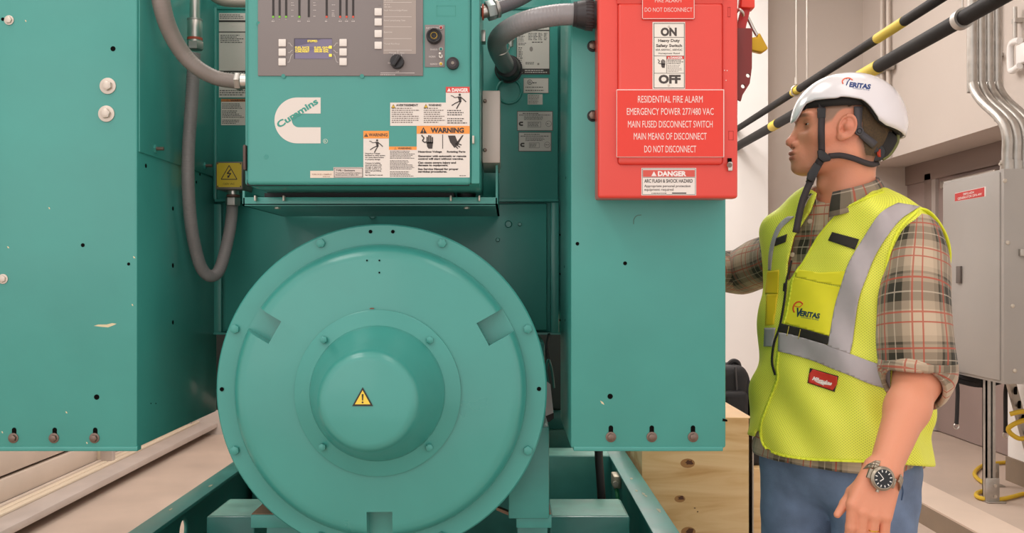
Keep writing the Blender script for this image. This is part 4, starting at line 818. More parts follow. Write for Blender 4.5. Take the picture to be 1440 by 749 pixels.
# ================================================================== PERSON
# ---- signed-distance modelling with surface nets
def sdot(p, a): return p[0]*a[0]+p[1]*a[1]+p[2]*a[2]
def sph(p, c, r): return np.sqrt((p[0]-c[0])**2+(p[1]-c[1])**2+(p[2]-c[2])**2)-r
def ell(p, c, r, ax=((1, 0, 0), (0, 1, 0), (0, 0, 1))):
    q = (p[0]-c[0], p[1]-c[1], p[2]-c[2]); u = [sdot(q, a) for a in ax]
    k0 = np.sqrt(sum((u[i]/r[i])**2 for i in range(3))); k1 = np.sqrt(sum((u[i]/r[i]**2)**2 for i in range(3)))
    return k0*(k0-1)/np.maximum(k1, 1e-9)
def cap(p, a, b, ra, rb=None):
    rb = ra if rb is None else rb
    ab = [b[i]-a[i] for i in range(3)]; q = [p[i]-a[i] for i in range(3)]
    h = np.clip((q[0]*ab[0]+q[1]*ab[1]+q[2]*ab[2])/max(sum(v*v for v in ab), 1e-12), 0, 1)
    return np.sqrt(sum((q[i]-ab[i]*h)**2 for i in range(3)))-(ra+(rb-ra)*h)
def smin(a, b, k):
    h = np.clip(.5+.5*(b-a)/k, 0, 1); return b*(1-h)+a*h-k*h*(1-h)
def smax(a, b, k): return -smin(-a, -b, k)
def surface_nets(fn, lo, hi, res):
    ax = [np.arange(lo[i], hi[i]+res, res) for i in range(3)]
    F = fn(np.meshgrid(*ax, indexing='ij', sparse=False)).astype(np.float32); n = F.shape
    ins = F < 0
    c = sum(ins[i:n[0]-1+i, j:n[1]-1+j, k:n[2]-1+k].astype(np.int8) for i in (0, 1) for j in (0, 1) for k in (0, 1))
    act = np.argwhere((c > 0) & (c < 8)); idx = -np.ones(c.shape, np.int64); idx[tuple(act.T)] = np.arange(len(act))
    pos = np.zeros((len(act), 3)); cnt = np.zeros(len(act))
    cor = {}
    for i in (0, 1):
        for j in (0, 1):
            for k in (0, 1): cor[i, j, k] = F[act[:, 0]+i, act[:, 1]+j, act[:, 2]+k].astype(float)
    for a in range(3):
        for u in (0, 1):
            for v in (0, 1):
                p0 = [0, 0, 0]; o = [q for q in range(3) if q != a]; p0[o[0]] = u; p0[o[1]] = v; p1 = list(p0); p1[a] = 1
                f0, f1 = cor[tuple(p0)], cor[tuple(p1)]; m = (f0 < 0) != (f1 < 0); t = f0/np.where(m, f0-f1, 1)
                e = np.tile(np.array(p0, float), (len(act), 1)); e[:, a] = t
                pos[m] += e[m]; cnt[m] += 1
    V = (act+pos/cnt[:, None])*res+np.array([q[0] for q in ax])
    faces = []
    for a in range(3):
        o = [(a+1) % 3, (a+2) % 3]
        s0 = [slice(None)]*3; s1 = [slice(None)]*3; s0[a] = slice(0, -1); s1[a] = slice(1, None)
        A, B = ins[tuple(s0)], ins[tuple(s1)]
        e = np.argwhere(A != B); e = e[(e[:, o[0]] > 0) & (e[:, o[1]] > 0) & (e[:, o[0]] < n[o[0]]-1) & (e[:, o[1]] < n[o[1]]-1)]
        inside = A[tuple(e.T)]
        def cell(d0, d1):
            q = e.copy(); q[:, o[0]] -= d0; q[:, o[1]] -= d1; return idx[tuple(q.T)]
        Q = np.stack([cell(1, 1), cell(0, 1), cell(0, 0), cell(1, 0)], 1)
        Q[~inside] = Q[~inside][:, ::-1]; faces.append(Q)
    return V, np.concatenate(faces)
def np_mesh(name, V, Fq, mats):
    me = bpy.data.meshes.new(name); me.vertices.add(len(V)); me.vertices.foreach_set('co', V.astype(np.float32).ravel())
    k = Fq.shape[1]; me.loops.add(Fq.size); me.loops.foreach_set('vertex_index', Fq.astype(np.int32).ravel())
    me.polygons.add(len(Fq)); me.polygons.foreach_set('loop_start', np.arange(0, Fq.size, k, dtype=np.int32))
    me.update(calc_edges=True); me.validate()
    for m in mats: me.materials.append(m)
    return me
def coords(me):
    v = np.empty(len(me.vertices)*3, np.float32); me.vertices.foreach_get('co', v); return v.reshape(-1, 3).astype(float)
def set_uv(me, uv):
    l = np.empty(len(me.loops), np.int32); me.loops.foreach_get('vertex_index', l)
    lay = me.uv_layers.new(name='UVMap'); lay.data.foreach_set('uv', uv[l].astype(np.float32).ravel())
def bvh_of(*meshes):
    vs, fs = [], []
    for me in meshes:
        b = len(vs); vs += [v.co.copy() for v in me.vertices]; fs += [tuple(b+i for i in p.vertices) for p in me.polygons]
    return BVHTree.FromPolygons(vs, fs)
EYEP = Vector((0, 0, EYE))
def shoot(bvh, px, py, default):
    d = Vector(((px-VX)/FPX, 1, -(py-VY)/FPX)); dn = d.normalized()
    h = bvh.ray_cast(EYEP, dn)
    if h[0] is None: return EYEP+d*default, None
    return h[0], dn
# ---- materials
def node_mat(name, rough):
    m = bpy.data.materials.new(name); m.use_nodes = True; nt = m.node_tree; b = nt.nodes['Principled BSDF']; b.inputs['Roughness'].default_value = rough
    return m, nt, b
def ramp(nt, src, stops):
    r = nt.nodes.new('ShaderNodeValToRGB'); r.color_ramp.interpolation = 'CONSTANT'
    while len(r.color_ramp.elements) > 1: r.color_ramp.elements.remove(r.color_ramp.elements[-1])
    r.color_ramp.elements[0].position = stops[0][0]; r.color_ramp.elements[0].color = (stops[0][1],)*3+(1,)
    for p, v in stops[1:]:
        e = r.color_ramp.elements.new(p); e.color = (v,)*3+(1,)
    nt.links.new(src, r.inputs[0]); return r.outputs[0]
def mth(nt, op, a, b=None):
    n = nt.nodes.new('ShaderNodeMath'); n.operation = op
    for i, q in enumerate((a, b)):
        if q is None: continue
        if isinstance(q, (int, float)): n.inputs[i].default_value = q
        else: nt.links.new(q, n.inputs[i])
    return n.outputs[0]
def mixc(nt, fac, a, b):
    n = nt.nodes.new('ShaderNodeMix'); n.data_type = 'RGBA'
    if isinstance(fac, (int, float)): n.inputs[0].default_value = fac
    else: nt.links.new(fac, n.inputs[0])
    for i, q in ((6, a), (7, b)):
        if isinstance(q, tuple): n.inputs[i].default_value = q
        else: nt.links.new(q, n.inputs[i])
    return n.outputs[2]
PLAID, nt, b_ = node_mat('plaid_flannel', .85)
uvn = nt.nodes.new('ShaderNodeUVMap'); sx = nt.nodes.new('ShaderNodeSeparateXYZ'); nt.links.new(uvn.outputs[0], sx.inputs[0])
PER = .135
fu = mth(nt, 'FRACT', mth(nt, 'DIVIDE', sx.outputs[0], PER)); fv = mth(nt, 'FRACT', mth(nt, 'DIVIDE', sx.outputs[1], PER))
band = [(0, .12), (.26, .5), (.38, 1.), (.64, .62), (.76, .9), (.80, .35), (.88, .12)]
du = ramp(nt, fu, band); dv = ramp(nt, fv, band)
red = [(0, 0), (.06, .85), (.085, 0), (.21, .8), (.235, 0), (.69, .85), (.715, 0)]
ru = ramp(nt, fu, red); rv = ramp(nt, fv, red)
wht = [(0, 0), (.50, .55), (.518, 0)]
wu = ramp(nt, fu, wht); wv_ = ramp(nt, fv, wht)
dark = mth(nt, 'MULTIPLY', mth(nt, 'ADD', du, dv), .5)
c = mixc(nt, dark, lin('#d2bba0'), lin('#2b2718'))
c = mixc(nt, mth(nt, 'MULTIPLY', mth(nt, 'MAXIMUM', wu, wv_), .8), c, lin('#e0cfb8'))
c = mixc(nt, mth(nt, 'MULTIPLY', mth(nt, 'MAXIMUM', ru, rv), .95), c, lin('#b14a35'))
nt.links.new(c, b_.inputs['Base Color']); b_.inputs['Sheen Weight'].default_value = .15
# vest mesh knit
VEST, nt, b_ = node_mat('hi_vis_mesh', .6)
uvn = nt.nodes.new('ShaderNodeUVMap'); mp = nt.nodes.new('ShaderNodeMapping'); mp.inputs['Rotation'].default_value = (0, 0, .785); mp.inputs['Scale'].default_value = (235, 235, 1)
nt.links.new(uvn.outputs[0], mp.inputs[0]); vo = nt.nodes.new('ShaderNodeTexVoronoi'); vo.voronoi_dimensions = '2D'; vo.inputs['Scale'].default_value = 1; vo.inputs['Randomness'].default_value = 0
nt.links.new(mp.outputs[0], vo.inputs['Vector'])
hole = mth(nt, 'LESS_THAN', vo.outputs['Distance'], .25)
c = mixc(nt, hole, lin('#f4f758'), lin('#c4c935')); nt.links.new(c, b_.inputs['Base Color'])
VPLAIN = pm('hi_vis_plain', '#f8ee30', .6, var=.03, scale=20); VTRIM = pm('hi_vis_trim', '#eef53c', .55)
REFL = pm('reflective_tape', '#b7adaf', .42, .1, var=.05, scale=30); BLKC = pm('black_cloth', '#2b2520', .75)
DENIM = pm('denim', '#6e809c', .85, var=.22, scale=18, bump=.15, bscale=300)
SKIN, nt, b_ = node_mat('skin', .48)
at = nt.nodes.new('ShaderNodeAttribute'); at.attribute_name = 'Col'; nt.links.new(at.outputs['Color'], b_.inputs['Base Color'])
b_.inputs['Subsurface Weight'].default_value = .12; b_.inputs['Subsurface Radius'].default_value = (1, .35, .2); b_.inputs['Subsurface Scale'].default_value = .008
nz = nt.nodes.new('ShaderNodeTexNoise'); nz.inputs['Scale'].default_value = 220; tcn = nt.nodes.new('ShaderNodeTexCoord'); nt.links.new(tcn.outputs['Object'], nz.inputs['Vector'])
bp = nt.nodes.new('ShaderNodeBump'); bp.inputs['Strength'].default_value = .12; bp.inputs['Distance'].default_value = .004; nt.links.new(nz.outputs['Fac'], bp.inputs['Height']); nt.links.new(bp.outputs[0], b_.inputs['Normal'])
HAIR = pm('buzzed_hair', '#54432f', .85, var=.35, scale=260)
# ---- frame of the torso
A38 = math.radians(38); FX, FY = -math.cos(A38), -math.sin(A38); LX, LY = math.sin(A38), -math.cos(A38)
ZT = np.array([.80, .90, 1.0, 1.1, 1.2, 1.3, 1.4, 1.5, 1.6])
WT = np.array([.222, .220, .213, .206, .202, .202, .208, .222, .222])
TT = np.array([.165, .162, .150, .142, .138, .135, .128, .112, .09])
CXT = np.array([.784, .784, .788, .794, .800, .806, .808, .808, .806])
def torso(p, inset=0., neck=True, zlo=None):
    z = p[2]; w = np.interp(z, ZT, WT)-inset; t = np.interp(z, ZT, TT)-inset; cx = np.interp(z, ZT, CXT)
    x = p[0]-cx; y = p[1]-2.22; l = x*LX+y*LY; f = x*FX+y*FY; n = 2.6
    r = (np.abs(l/w)**n+np.abs(f/t)**n)**(1/n); d = (r-1)*np.minimum(t, w)
    top = (z-(1.574-inset*.9-np.maximum(np.abs(l)-.06, 0)*.48-np.abs(f)*.12))*.85
    return smax(smax(d, top, .04), .86+inset-z, .03)
def lf(p):
    cx = np.interp(p[2], ZT, CXT); x = p[0]-cx; y = p[1]-2.22; return x*LX+y*LY, x*FX+y*FY
SHL = (.922, 2.074, 1.475); ELB = tuple(P(1292, 530, 1.98)); WRI = tuple(P(1243, 662, 1.82))
SHR = (.694, 2.366, 1.455); ELR = tuple(P(1040, 380, 2.62)); WRR = tuple(P(962, 382, 2.47))
HX, HY, HZ = .792, 2.2, 1.697
def hd(f, s, u): return (HX-f, HY-s, HZ+u)
def head_sdf(p):
    q = (HX-p[0], HY-p[1], p[2]-HZ); m = (q[0], np.abs(q[1]), q[2])
    d = ell(m, (-.008, 0, .022), (.104, .077, .092)); 
    d = smin(d, ell(m, (-.03, 0, -.005), (.078, .066, .08)), .03)
    d = smin(d, ell(m, (.045, 0, -.025), (.064, .060, .078)), .03)
    d = smin(d, ell(m, (.088, .018, .03), (.016, .034, .012)), .018)          # brow
    d = smin(d, cap(m, (.008, .054, -.062), (.082, .020, -.088), .017, .018), .025)   # jaw
    d = smin(d, ell(m, (.062, .042, -.018), (.026, .02, .018)), .02)           # cheekbone
    d = smin(d, ell(m, (.096, 0, -.089), (.023, .022, .018)), .016)            # chin
    d = smin(d, ell(m, (.100, 0, -.059), (.0215, .027, .024)), .016)            # muzzle
    d = smax(d, -ell(m, (.108, .034, .004), (.017, .018, .013)), .012)         # eye sockets
    d = smin(d, cap(m, (.0945, 0, .016), (.118, 0, -.022), .0068, .0085), .012)  # nose
    d = smin(d, sph(m, (.1235, 0, -.0295), .0088), .008)
    d = smin(d, ell(m, (.1085, .0115, -.0355), (.0125, .0068, .0075)), .005)
    d = smax(d, -ell(m, (.114, .0075, -.0435), (.0055, .0035, .004)), .003)
    d = smin(d, ell(m, (.1155, 0, -.0545), (.0085, .019, .0050)), .005)        # lips
    d = smin(d, ell(m, (.1140, 0, -.0665), (.0085, .0175, .0062)), .005)
    d = smax(d, -ell(m, (.124, 0, -.0600), (.013, .021, .0008)), .002)
    d = smin(d, sph(m, (.0815, .0305, .0105), .0137), .005)                    # lids
    d = smax(d, -ell(m, (.0950, .031, .0090), (.012, .0110, .0017)), .001)
    # neck
    d = smin(d, cap(q, (-.022, 0, -.04), (-.012, 0, -.20), .057, .064), .03)
    d = smin(d, ell(q, (.043, 0, -.128), (.014, .012, .016)), .02)
    d = smin(d, cap(m, (-.028, .052, -.055), (.018, .012, -.185), .012, .012), .03)
    # ears: tilted shells with a helix and concha
    c, s_ = math.cos(.24), math.sin(.24); sp = .105
    ef = (m[0]-.016); eu = m[2]+.004; es = m[1]-.0775-(-ef)*.35
    a = ef*c+eu*s_*1.0; b = eu*c-ef*s_
    e = (a, es, b)
    k = np.sqrt((e[0]/.0185)**2+(e[2]/.0275)**2)
    disc = np.maximum(np.abs(e[1])-.0028, (k-1)*.019)
    rim = np.sqrt(((k-.9)*.0195)**2+(e[1]-.0042)**2)-.0036
    rim = np.where(e[0] > .008, rim+.0016, rim)
    lobe = ell(e, (.006, .0015, -.0255), (.0085, .005, .009))
    ear = smin(smin(disc, rim, .003), lobe, .006)
    inner = np.sqrt(((k-.56)*.0195)**2+(e[1]-.0034)**2)-.0024
    ear = smin(ear, np.where(e[0] < .004, inner, .05), .003)
    ear = smax(ear, -ell(e, (.0045, .005, -.004), (.0068, .008, .0098)), .002)
    ear = smin(ear, ell(e, (.0145, .002, -.006), (.004, .005, .0055)), .002)
    d = smin(d, cap(m, (.012, .070, -.004), (.012, .0775, -.004), .013, .012), .006)
    d = smin(d, ear, .004)
    return d
def hand_caps(W, h, w, n, curl=.25, fdir=None, thumb=None, sc=1.):
    """W wrist, h along the hand, w towards the little finger, n out of the back of the hand"""
    W, h, w, n = map(Vector, (W, h, w, n)); G = lambda a, b, c: W+h*a*sc+w*b*sc+n*c*sc
    fd = Vector(fdir).normalized() if fdir is not None else h
    out = []
    kn = [(.086, -.034), (.091, -.0115), (.088, .011), (.080, .0325)]; ln = [(.044, .028, .022), (.048, .032, .023), (.045, .030, .022), (.036, .023, .02)]
    for (ka, kb), L, r in zip(kn, ln, (.0112, .0114, .0110, .0100)):
        k0 = G(ka, kb, 0.)
        out.append((tuple(G(.0, kb*.62, -.004)), tuple(k0), .0185*sc, .0132*sc, .012))
        ang = curl*.5; p0 = k0+n*.0015
        for j, s in enumerate(L):
            p1 = p0+(fd*math.cos(ang)-n*math.sin(ang))*s*sc
            out.append((tuple(p0), tuple(p1), r*sc*(1.04-.07*j), r*sc*(.97-.09*j), .0025)); p0 = p1; ang += curl*1.3
    if thumb is None: thumb = [G(.012, -.026, -.012), G(.050, -.046, -.016), G(.078, -.056, -.016), G(.100, -.060, -.016)]
    t0, t1, t2, t3 = [tuple(Vector(t)) for t in thumb]
    out += [(t0, t1, .018*sc, .0135*sc, .014), (t1, t2, .0118*sc, .0100*sc, .006), (t2, t3, .0100*sc, .0072*sc, .005)]
    return out
Wv = Vector(WRI); hdir = (P(1219, 727, 1.80)-Wv).normalized(); wdir = Vector((1, .02, -.06)); wdir = (wdir-hdir*wdir.dot(hdir)).normalized(); ndir = hdir.cross(wdir).normalized()
if ndir.y > 0: ndir = -ndir
HANDL = hand_caps(Wv, hdir, wdir, ndir, curl=.2, fdir=P(1219, 800, 1.80)-P(1222, 727, 1.80), thumb=[P(1224, 676, 1.83), P(1199, 692, 1.83), P(1188, 708, 1.825), P(1177.5, 723, 1.82)])
Wr = Vector(WRR); hr = (Vector((.452, 2.335, 1.37))-Wr).normalized(); wr = Vector((0, 0, -1)); wr = (wr-hr*wr.dot(hr)).normalized(); nr = hr.cross(wr).normalized()
if nr.y < 0: nr = -nr
HANDR = hand_caps(Wr, hr, wr, nr, curl=.18)
def hand_sdf(p, caps):
    palm = None; 
    for a, b, ra, rb, k in caps:
        if k > .01:
            d = cap(p, a, b, ra, rb); palm = d if palm is None else smin(palm, d, .014)
    fin = None; grp = []; cur = None
    for a, b, ra, rb, k in caps:
        if k > .01: 
            if cur is not None: grp.append(cur)
            cur = None; continue
        d = cap(p, a, b, ra, rb); cur = d if cur is None else smin(cur, d, .004)
    if cur is not None: grp.append(cur)
    d = palm
    for g in grp: d = smin(d, g, .003)
    return d
def armL(p):
    E, W = Vector(ELB), Vector(WRI); M1 = E.lerp(W, .35)
    d = smin(cap(p, (SHL[0]-.012, SHL[1], SHL[2]-.04), ELB, .042, .044), cap(p, ELB, tuple(M1), .0455, .0435), .03)
    d = smin(d, cap(p, tuple(M1), WRI, .0425, .0295), .02)
    return d
def armR(p): return smin(cap(p, (SHR[0], SHR[1], SHR[2]-.06), ELR, .046, .041), cap(p, ELR, WRR, .043, .029), .03)
HIP = (.79, 2.22)
HL = (HIP[0]+LX*.095, HIP[1]+LY*.095); HR = (HIP[0]-LX*.095, HIP[1]-LY*.095)
ANL = (HL[0]+.0, HL[1]-.01, .09); ANR = (HR[0]-.02, HR[1]+.02, .09)
KNL = (HL[0]-.01, HL[1]-.02, .50); KNR = (HR[0]-.025, HR[1]+.0, .50)
def legs(p, g=0.):
    d = smin(cap(p, (*HL, .90), KNL, .092+g, .062+g), cap(p, KNL, ANL, .06+g, .045+g*1.4), .04)
    e = smin(cap(p, (*HR, .90), KNR, .092+g, .062+g), cap(p, KNR, ANR, .06+g, .045+g*1.4), .04)
    pel = ell(p, (HIP[0], HIP[1], .93), (.158+g, .112+g, .12+g), ((LX, LY, 0), (FX, FY, 0), (0, 0, 1)))
    return smin(smin(d, pel, .04), smin(e, pel, .04), .015)
def foot(p, A, g=0.):
    return smin(ell(p, (A[0]+FX*.06, A[1]+FY*.06, .045), (.13+g, .046+g, .045), ((FX, FY, 0), (LX, LY, 0), (0, 0, 1))), cap(p, (A[0], A[1], .05), (A[0], A[1], .12), .044+g, .046+g), .03)
def trunk(p):
    d = smin(np.maximum(torso(p, .05), 1.0-p[2]), legs(p, -.008), .05)
    d = smin(d, cap(p, (SHL[0]-.02, SHL[1]+.02, SHL[2]-.05), tuple(Vector(SHL).lerp(Vector(ELB), .6)), .040, .045), .04); d = smin(d, armR(p), .04)
    d = smin(d, cap(p, hd(-.012, 0, -.13), hd(-.012, 0, -.24), .058, .066), .04)
    d = smin(d, foot(p, ANL, -.006), .03); d = smin(d, foot(p, ANR, -.006), .03)
    return np.maximum(d, -(p[2]-.006))
# head / left arm / right hand are meshed finely, the covered trunk coarsely, then united into one surface
pieces = []
def piece(fn, lo, hi, res): 
    V, Q = surface_nets(fn, lo, hi, res); me = np_mesh('piece', V, Q, [SKIN]); o = bpy.data.objects.new('piece', me); COL.objects.link(o); pieces.append(o); return o
piece(trunk, (.40, 1.9, -.03), (1.08, 2.78, 1.66), .0075)
piece(lambda p: np.maximum(head_sdf(p), (HZ-.195-p[2])), (HX-.15, HY-.11, HZ-.205), (HX+.13, HY+.11, HZ+.13), .0017)
lo = np.minimum(np.minimum(ELB, WRI), np.array(tuple(Wv+hdir*.2)))-.07; hi = np.maximum(np.maximum(ELB, WRI), np.array(tuple(Wv+hdir*.2)))+.07; hi[2] += .2; hi[0] += .05; hi[1] += .06
AMID = tuple(Vector(ELB).lerp(Vector(SHL), .6))
def armhand(p):
    d = smin(armL(p), hand_sdf(p, HANDL), .012); return np.maximum(d, p[2]-AMID[2])
piece(armhand, tuple(lo), tuple(hi), .0018)
piece(lambda p: smin(cap(p, tuple(Wr-hr*.06), WRR, .031, .029), hand_sdf(p, HANDR), .012), tuple(np.array(tuple(Wr+hr*.06))-.17), tuple(np.array(tuple(Wr+hr*.06))+.17), .0025)
person = pieces[0]; person.name = 'person'; person.data.name = 'person'
for o in pieces[1:]: boolean(person, o, 'UNION', 'MANIFOLD')
person.location = (0, 0, 0)
ROOT = Vector((.79, 2.2, 0)); person.data.transform(Matrix.Translation(-ROOT)); person.location = ROOT
tag(person, 'man in white helmet, lime safety vest, plaid shirt and jeans reaching behind the teal cabinet', 'person')
BME = person.data
V = coords(BME)+np.array(ROOT)
q = (HX-V[:, 0], HY-V[:, 1], V[:, 2]-HZ); am = np.abs(q[1])
base = np.array(lin('#e39878')[:3]); colr = np.tile(base, (len(V), 1))
def blend(mask, hexc):
    c = np.array(lin(hexc)[:3]); m = np.clip(mask, 0, 1)[:, None]; colr[:] = colr*(1-m)+c*m
g3 = lambda f, s, u, r: np.exp(-(((q[0]-f)**2+(am-s)**2+(q[2]-u)**2)/r**2))
blend(g3(.06, .05, -.03, .035)*.45, '#e4876a'); blend(g3(.122, 0, -.031, .016)*.55, '#cf705c'); blend(g3(.01, .085, -.0, .032)*.5, '#d98069')
ss = lambda x, a, b: np.clip((x-a)/(b-a), 0, 1)**2*(3-2*np.clip((x-a)/(b-a), 0, 1))
jaw = ss(-q[2], .045, .075)*ss(q[2], -.125, -.1)*ss(q[0], -.0, .05)
blend(jaw*.14, '#96664f')
lipf = ss(q[0], .1065, .1115)*ss(-am, -.022, -.014)*np.maximum(ss(-np.abs(q[2]+.0545), -.0062, -.0035), ss(-np.abs(q[2]+.0665), -.0072, -.004))
blend(lipf*.75, '#b65f50')
browf = ss(-np.abs(q[2]-(.0305-.10*np.maximum(am-.03, 0))), -.0062, -.002)*ss(am, .010, .018)*ss(-am, -.054, -.042)*ss(q[0], .05, .07)
blend(browf*.72, '#5f3c2a')
blend(ss(-np.sqrt((q[0]-.089)**2+(am-.031)**2+(q[2]-.011)**2), -.017, -.008)*.3, '#a8604a')
earn = np.sqrt(((q[0]-.014)/.030)**2+((q[2]+.004)/.040)**2); ear_out = ss(earn, 1.0, 1.15)
tem = ss(q[2]+(q[0]-.05)*.6, .004, .018)*ss(-q[0], -.070, -.058)
nape = ss(-q[0]-.25*np.maximum(-q[2]-.02, 0), -.002, .022)*ss(q[2], -.115, -.06)
HM = np.maximum(np.maximum(tem, nape), ss(q[2], .05, .06)*ss(-q[0], -.085, -.07))*ear_out*(V[:, 2] > 1.5)
tone = np.where((q[0] > -.01)[:, None], np.array(lin('#8f7663')[:3]), np.array(lin('#5d4936')[:3]))
colr[:] = colr*(1-.85*HM[:, None])+tone*(.85*HM[:, None])
a = BME.color_attributes.new('Col', 'FLOAT_COLOR', 'POINT'); a.data.foreach_set('color', np.concatenate([colr, np.ones((len(V), 1))], 1).astype(np.float32).ravel())
BME.materials.clear(); BME.materials.append(SKIN)
BME.polygons.foreach_set('material_index', [0]*len(BME.polygons)); BME.polygons.foreach_set('use_smooth', [True]*len(BME.polygons)); BME.set_sharp_from_angle(angle=math.pi)
def world_copy(me, off): 
    m = me.copy(); m.transform(Matrix.Translation(off)); return m
bodyw = world_copy(BME, ROOT); BV = bvh_of(bodyw)
def extract(name, mask_v, off, mat, parent):
    bm = bmesh.new(); bm.from_mesh(bodyw); bm.verts.ensure_lookup_table()
    dele = [f for f in bm.faces if not all(mask_v[v.index] for v in f.verts)]
    bmesh.ops.delete(bm, geom=dele, context='FACES'); bm.normal_update()
    for v in bm.verts: v.co += v.normal*off
    me = bpy.data.meshes.new(name); bm.to_mesh(me); bm.free(); me.materials.clear(); me.materials.append(mat); me.polygons.foreach_set('material_index', [0]*len(me.polygons))
    return link(name, me, parent, 180)
extract('hair', (HM > .93) & (q[0] < .012), .0008, HAIR, person)
for s in (1, -1):
    c = Vector(hd(.0815, .0305*s, .0105)); mb = MB(); mb.ball(c, .0125, pm('eye_white', '#e9ded8', .25), n=24)
    mb.cyl(c+Vector((-.0112, 0, 0)), c+Vector((-.0123, 0, 0)), .0058, pm('iris_brown', '#4b372a', .2), r2=.0045, n=20).cyl(c+Vector((-.0122, 0, 0)), c+Vector((-.0126, 0, 0)), .0026, HOLE, n=14); mb.build('eye', person, 180)
# ---- shirt
def plaid_uv(Vw, s=1.):
    l, f = lf((Vw[:, 0], Vw[:, 1], Vw[:, 2])); th = np.arctan2(l, f); return np.stack([th*.165, Vw[:, 2]], 1)
NECKC = Vector((.800, 2.205, 1.55))
def shirt_fn(p):
    d = torso(p, .019); d = smin(d, sph(p, (SHL[0]-.014, SHL[1]+.014, SHL[2]-.05), .050), .03); d = smin(d, sph(p, (SHR[0]+.008, SHR[1]-.008, SHR[2]-.02), .060), .03)
    d = d+.0025*np.sin(p[2]*70+p[0]*55)*np.sin(p[1]*60-p[2]*25)
    d = smax(d, -cap(p, (NECKC.x, NECKC.y, 1.545), (NECKC.x, NECKC.y, 1.7), .070), .006)
    # open collar notch at the throat
    d = smax(d, -cap(p, (NECKC.x+FX*.07, NECKC.y+FY*.07, 1.60), (NECKC.x+FX*.105, NECKC.y+FY*.105, 1.515), .03, .012), .006)
    d = smax(d, -torso(p, .031), .001)
    return np.maximum(d, .912-p[2])
V, Q = surface_nets(shirt_fn, (.5, 1.93, .885), (1.06, 2.52, 1.62), .0048)
me = np_mesh('shirt', V, Q, [PLAID]); set_uv(me, plaid_uv(V)); shirt = link('shirt', me, person, 180); shw = world_copy(me, ROOT)
def loft(name, path, rad, parent, mat, nth=40, k=14, uv0=(0, 0), wr=None, thick=.003, up=None):
    pts = spline(path, k); N = len(pts); V = []; U = []; acc = 0; upv = None
    for i, p in enumerate(pts):
        d = (pts[min(i+1, N-1)]-pts[max(i-1, 0)]).normalized(); acc += (p-pts[i-1]).length if i else 0
        if upv is None: upv = Vector(up) if up else d.orthogonal()
        upv = (upv-d*upv.dot(d)).normalized(); sd = d.cross(upv); u = i/(N-1); r0 = rad(u)
        for j in range(nth+1):
            t = 2*math.pi*j/nth; r = r0*(1+(wr(u, t) if wr else 0)); V.append(p+(upv*math.cos(t)+sd*math.sin(t))*r); U.append((uv0[0]+t*.078, uv0[1]-acc))
    F = []
    for i in range(N-1):
        for j in range(nth): a = i*(nth+1)+j; F.append((a, a+1, a+nth+2, a+nth+1))
    me = np_mesh(name, np.array([tuple(v) for v in V]), np.array(F), [mat]); set_uv(me, np.array(U))
    o = link(name, me, parent, 180); md = o.modifiers.new('thickness', 'SOLIDIFY'); md.thickness = thick; md.offset = 0
    return o
S_, E_, W_ = Vector(SHL), Vector(ELB), Vector(WRI)
def fold(u, t):
    return .035*math.sin(17*u+2*math.cos(t+.6))*(.35+.65*u)+.022*math.sin(3*t+9*u)+.014*math.sin(31*u+3*t)*u
LV = Vector((LX, LY, 0))
SLP = [(1293, 302, 2.07, .004), (1293, 307, 2.068, .024), (1292, 317, 2.062, .040), (1291.5, 330, 2.055, .049), (1290.5, 350, 2.045, .059), (1288.5, 380, 2.03, .0675), (1287, 420, 2.01, .073), (1288, 470, 1.995, .0755), (1290, 518, 1.985, .0755)]
sl = [P(x, y, d) for x, y, d, r in SLP]+[E_+(W_-E_)*.04]; rl = [r for x, y, d, r in SLP]+[.074]
def fold2(u, t): return fold(u, t)*min(1, max(0, u-.25)*3)
slv = loft('sleeve', sl, lambda u: float(np.interp(u, np.linspace(0, 1, len(rl)), rl)), shirt, PLAID, 56, 8, (.03, .0), fold2, up=(-1, 0, 0))
cuff = [E_+Vector((-.002, 0, .034)), E_+Vector((-.003, 0, .012)), E_+(W_-E_)*.04+Vector((-.004, 0, 0)), E_+(W_-E_)*.10+Vector((-.004, 0, 0))]
loft('cuff', cuff, lambda u: .0725-.010*u+.005*math.sin(u*math.pi), shirt, PLAID, 56, 8, (.01, .05), lambda u, t: .02*math.sin(2*t+3*u)+.012*math.sin(5*t), .010, up=(-1, 0, 0))
R0, R1, R2 = Vector(SHR), Vector(ELR), Vector(WRR)
RS = [(P(1116, 346, 2.31), .045), (P(1095, 361, 2.39), .062), (P(1068, 371, 2.49), .066), (P(1038, 381, 2.60), .062), (R1.lerp(R2, .5), .048), (R2-(R2-R1)*.1, .040)]
loft('sleeve', [p_ for p_, r in RS], lambda u: float(np.interp(u, np.linspace(0, 1, len(RS)), [r for p_, r in RS])), shirt, PLAID, 48, 14, (.02, .04), fold, up=(0, 0, 1))
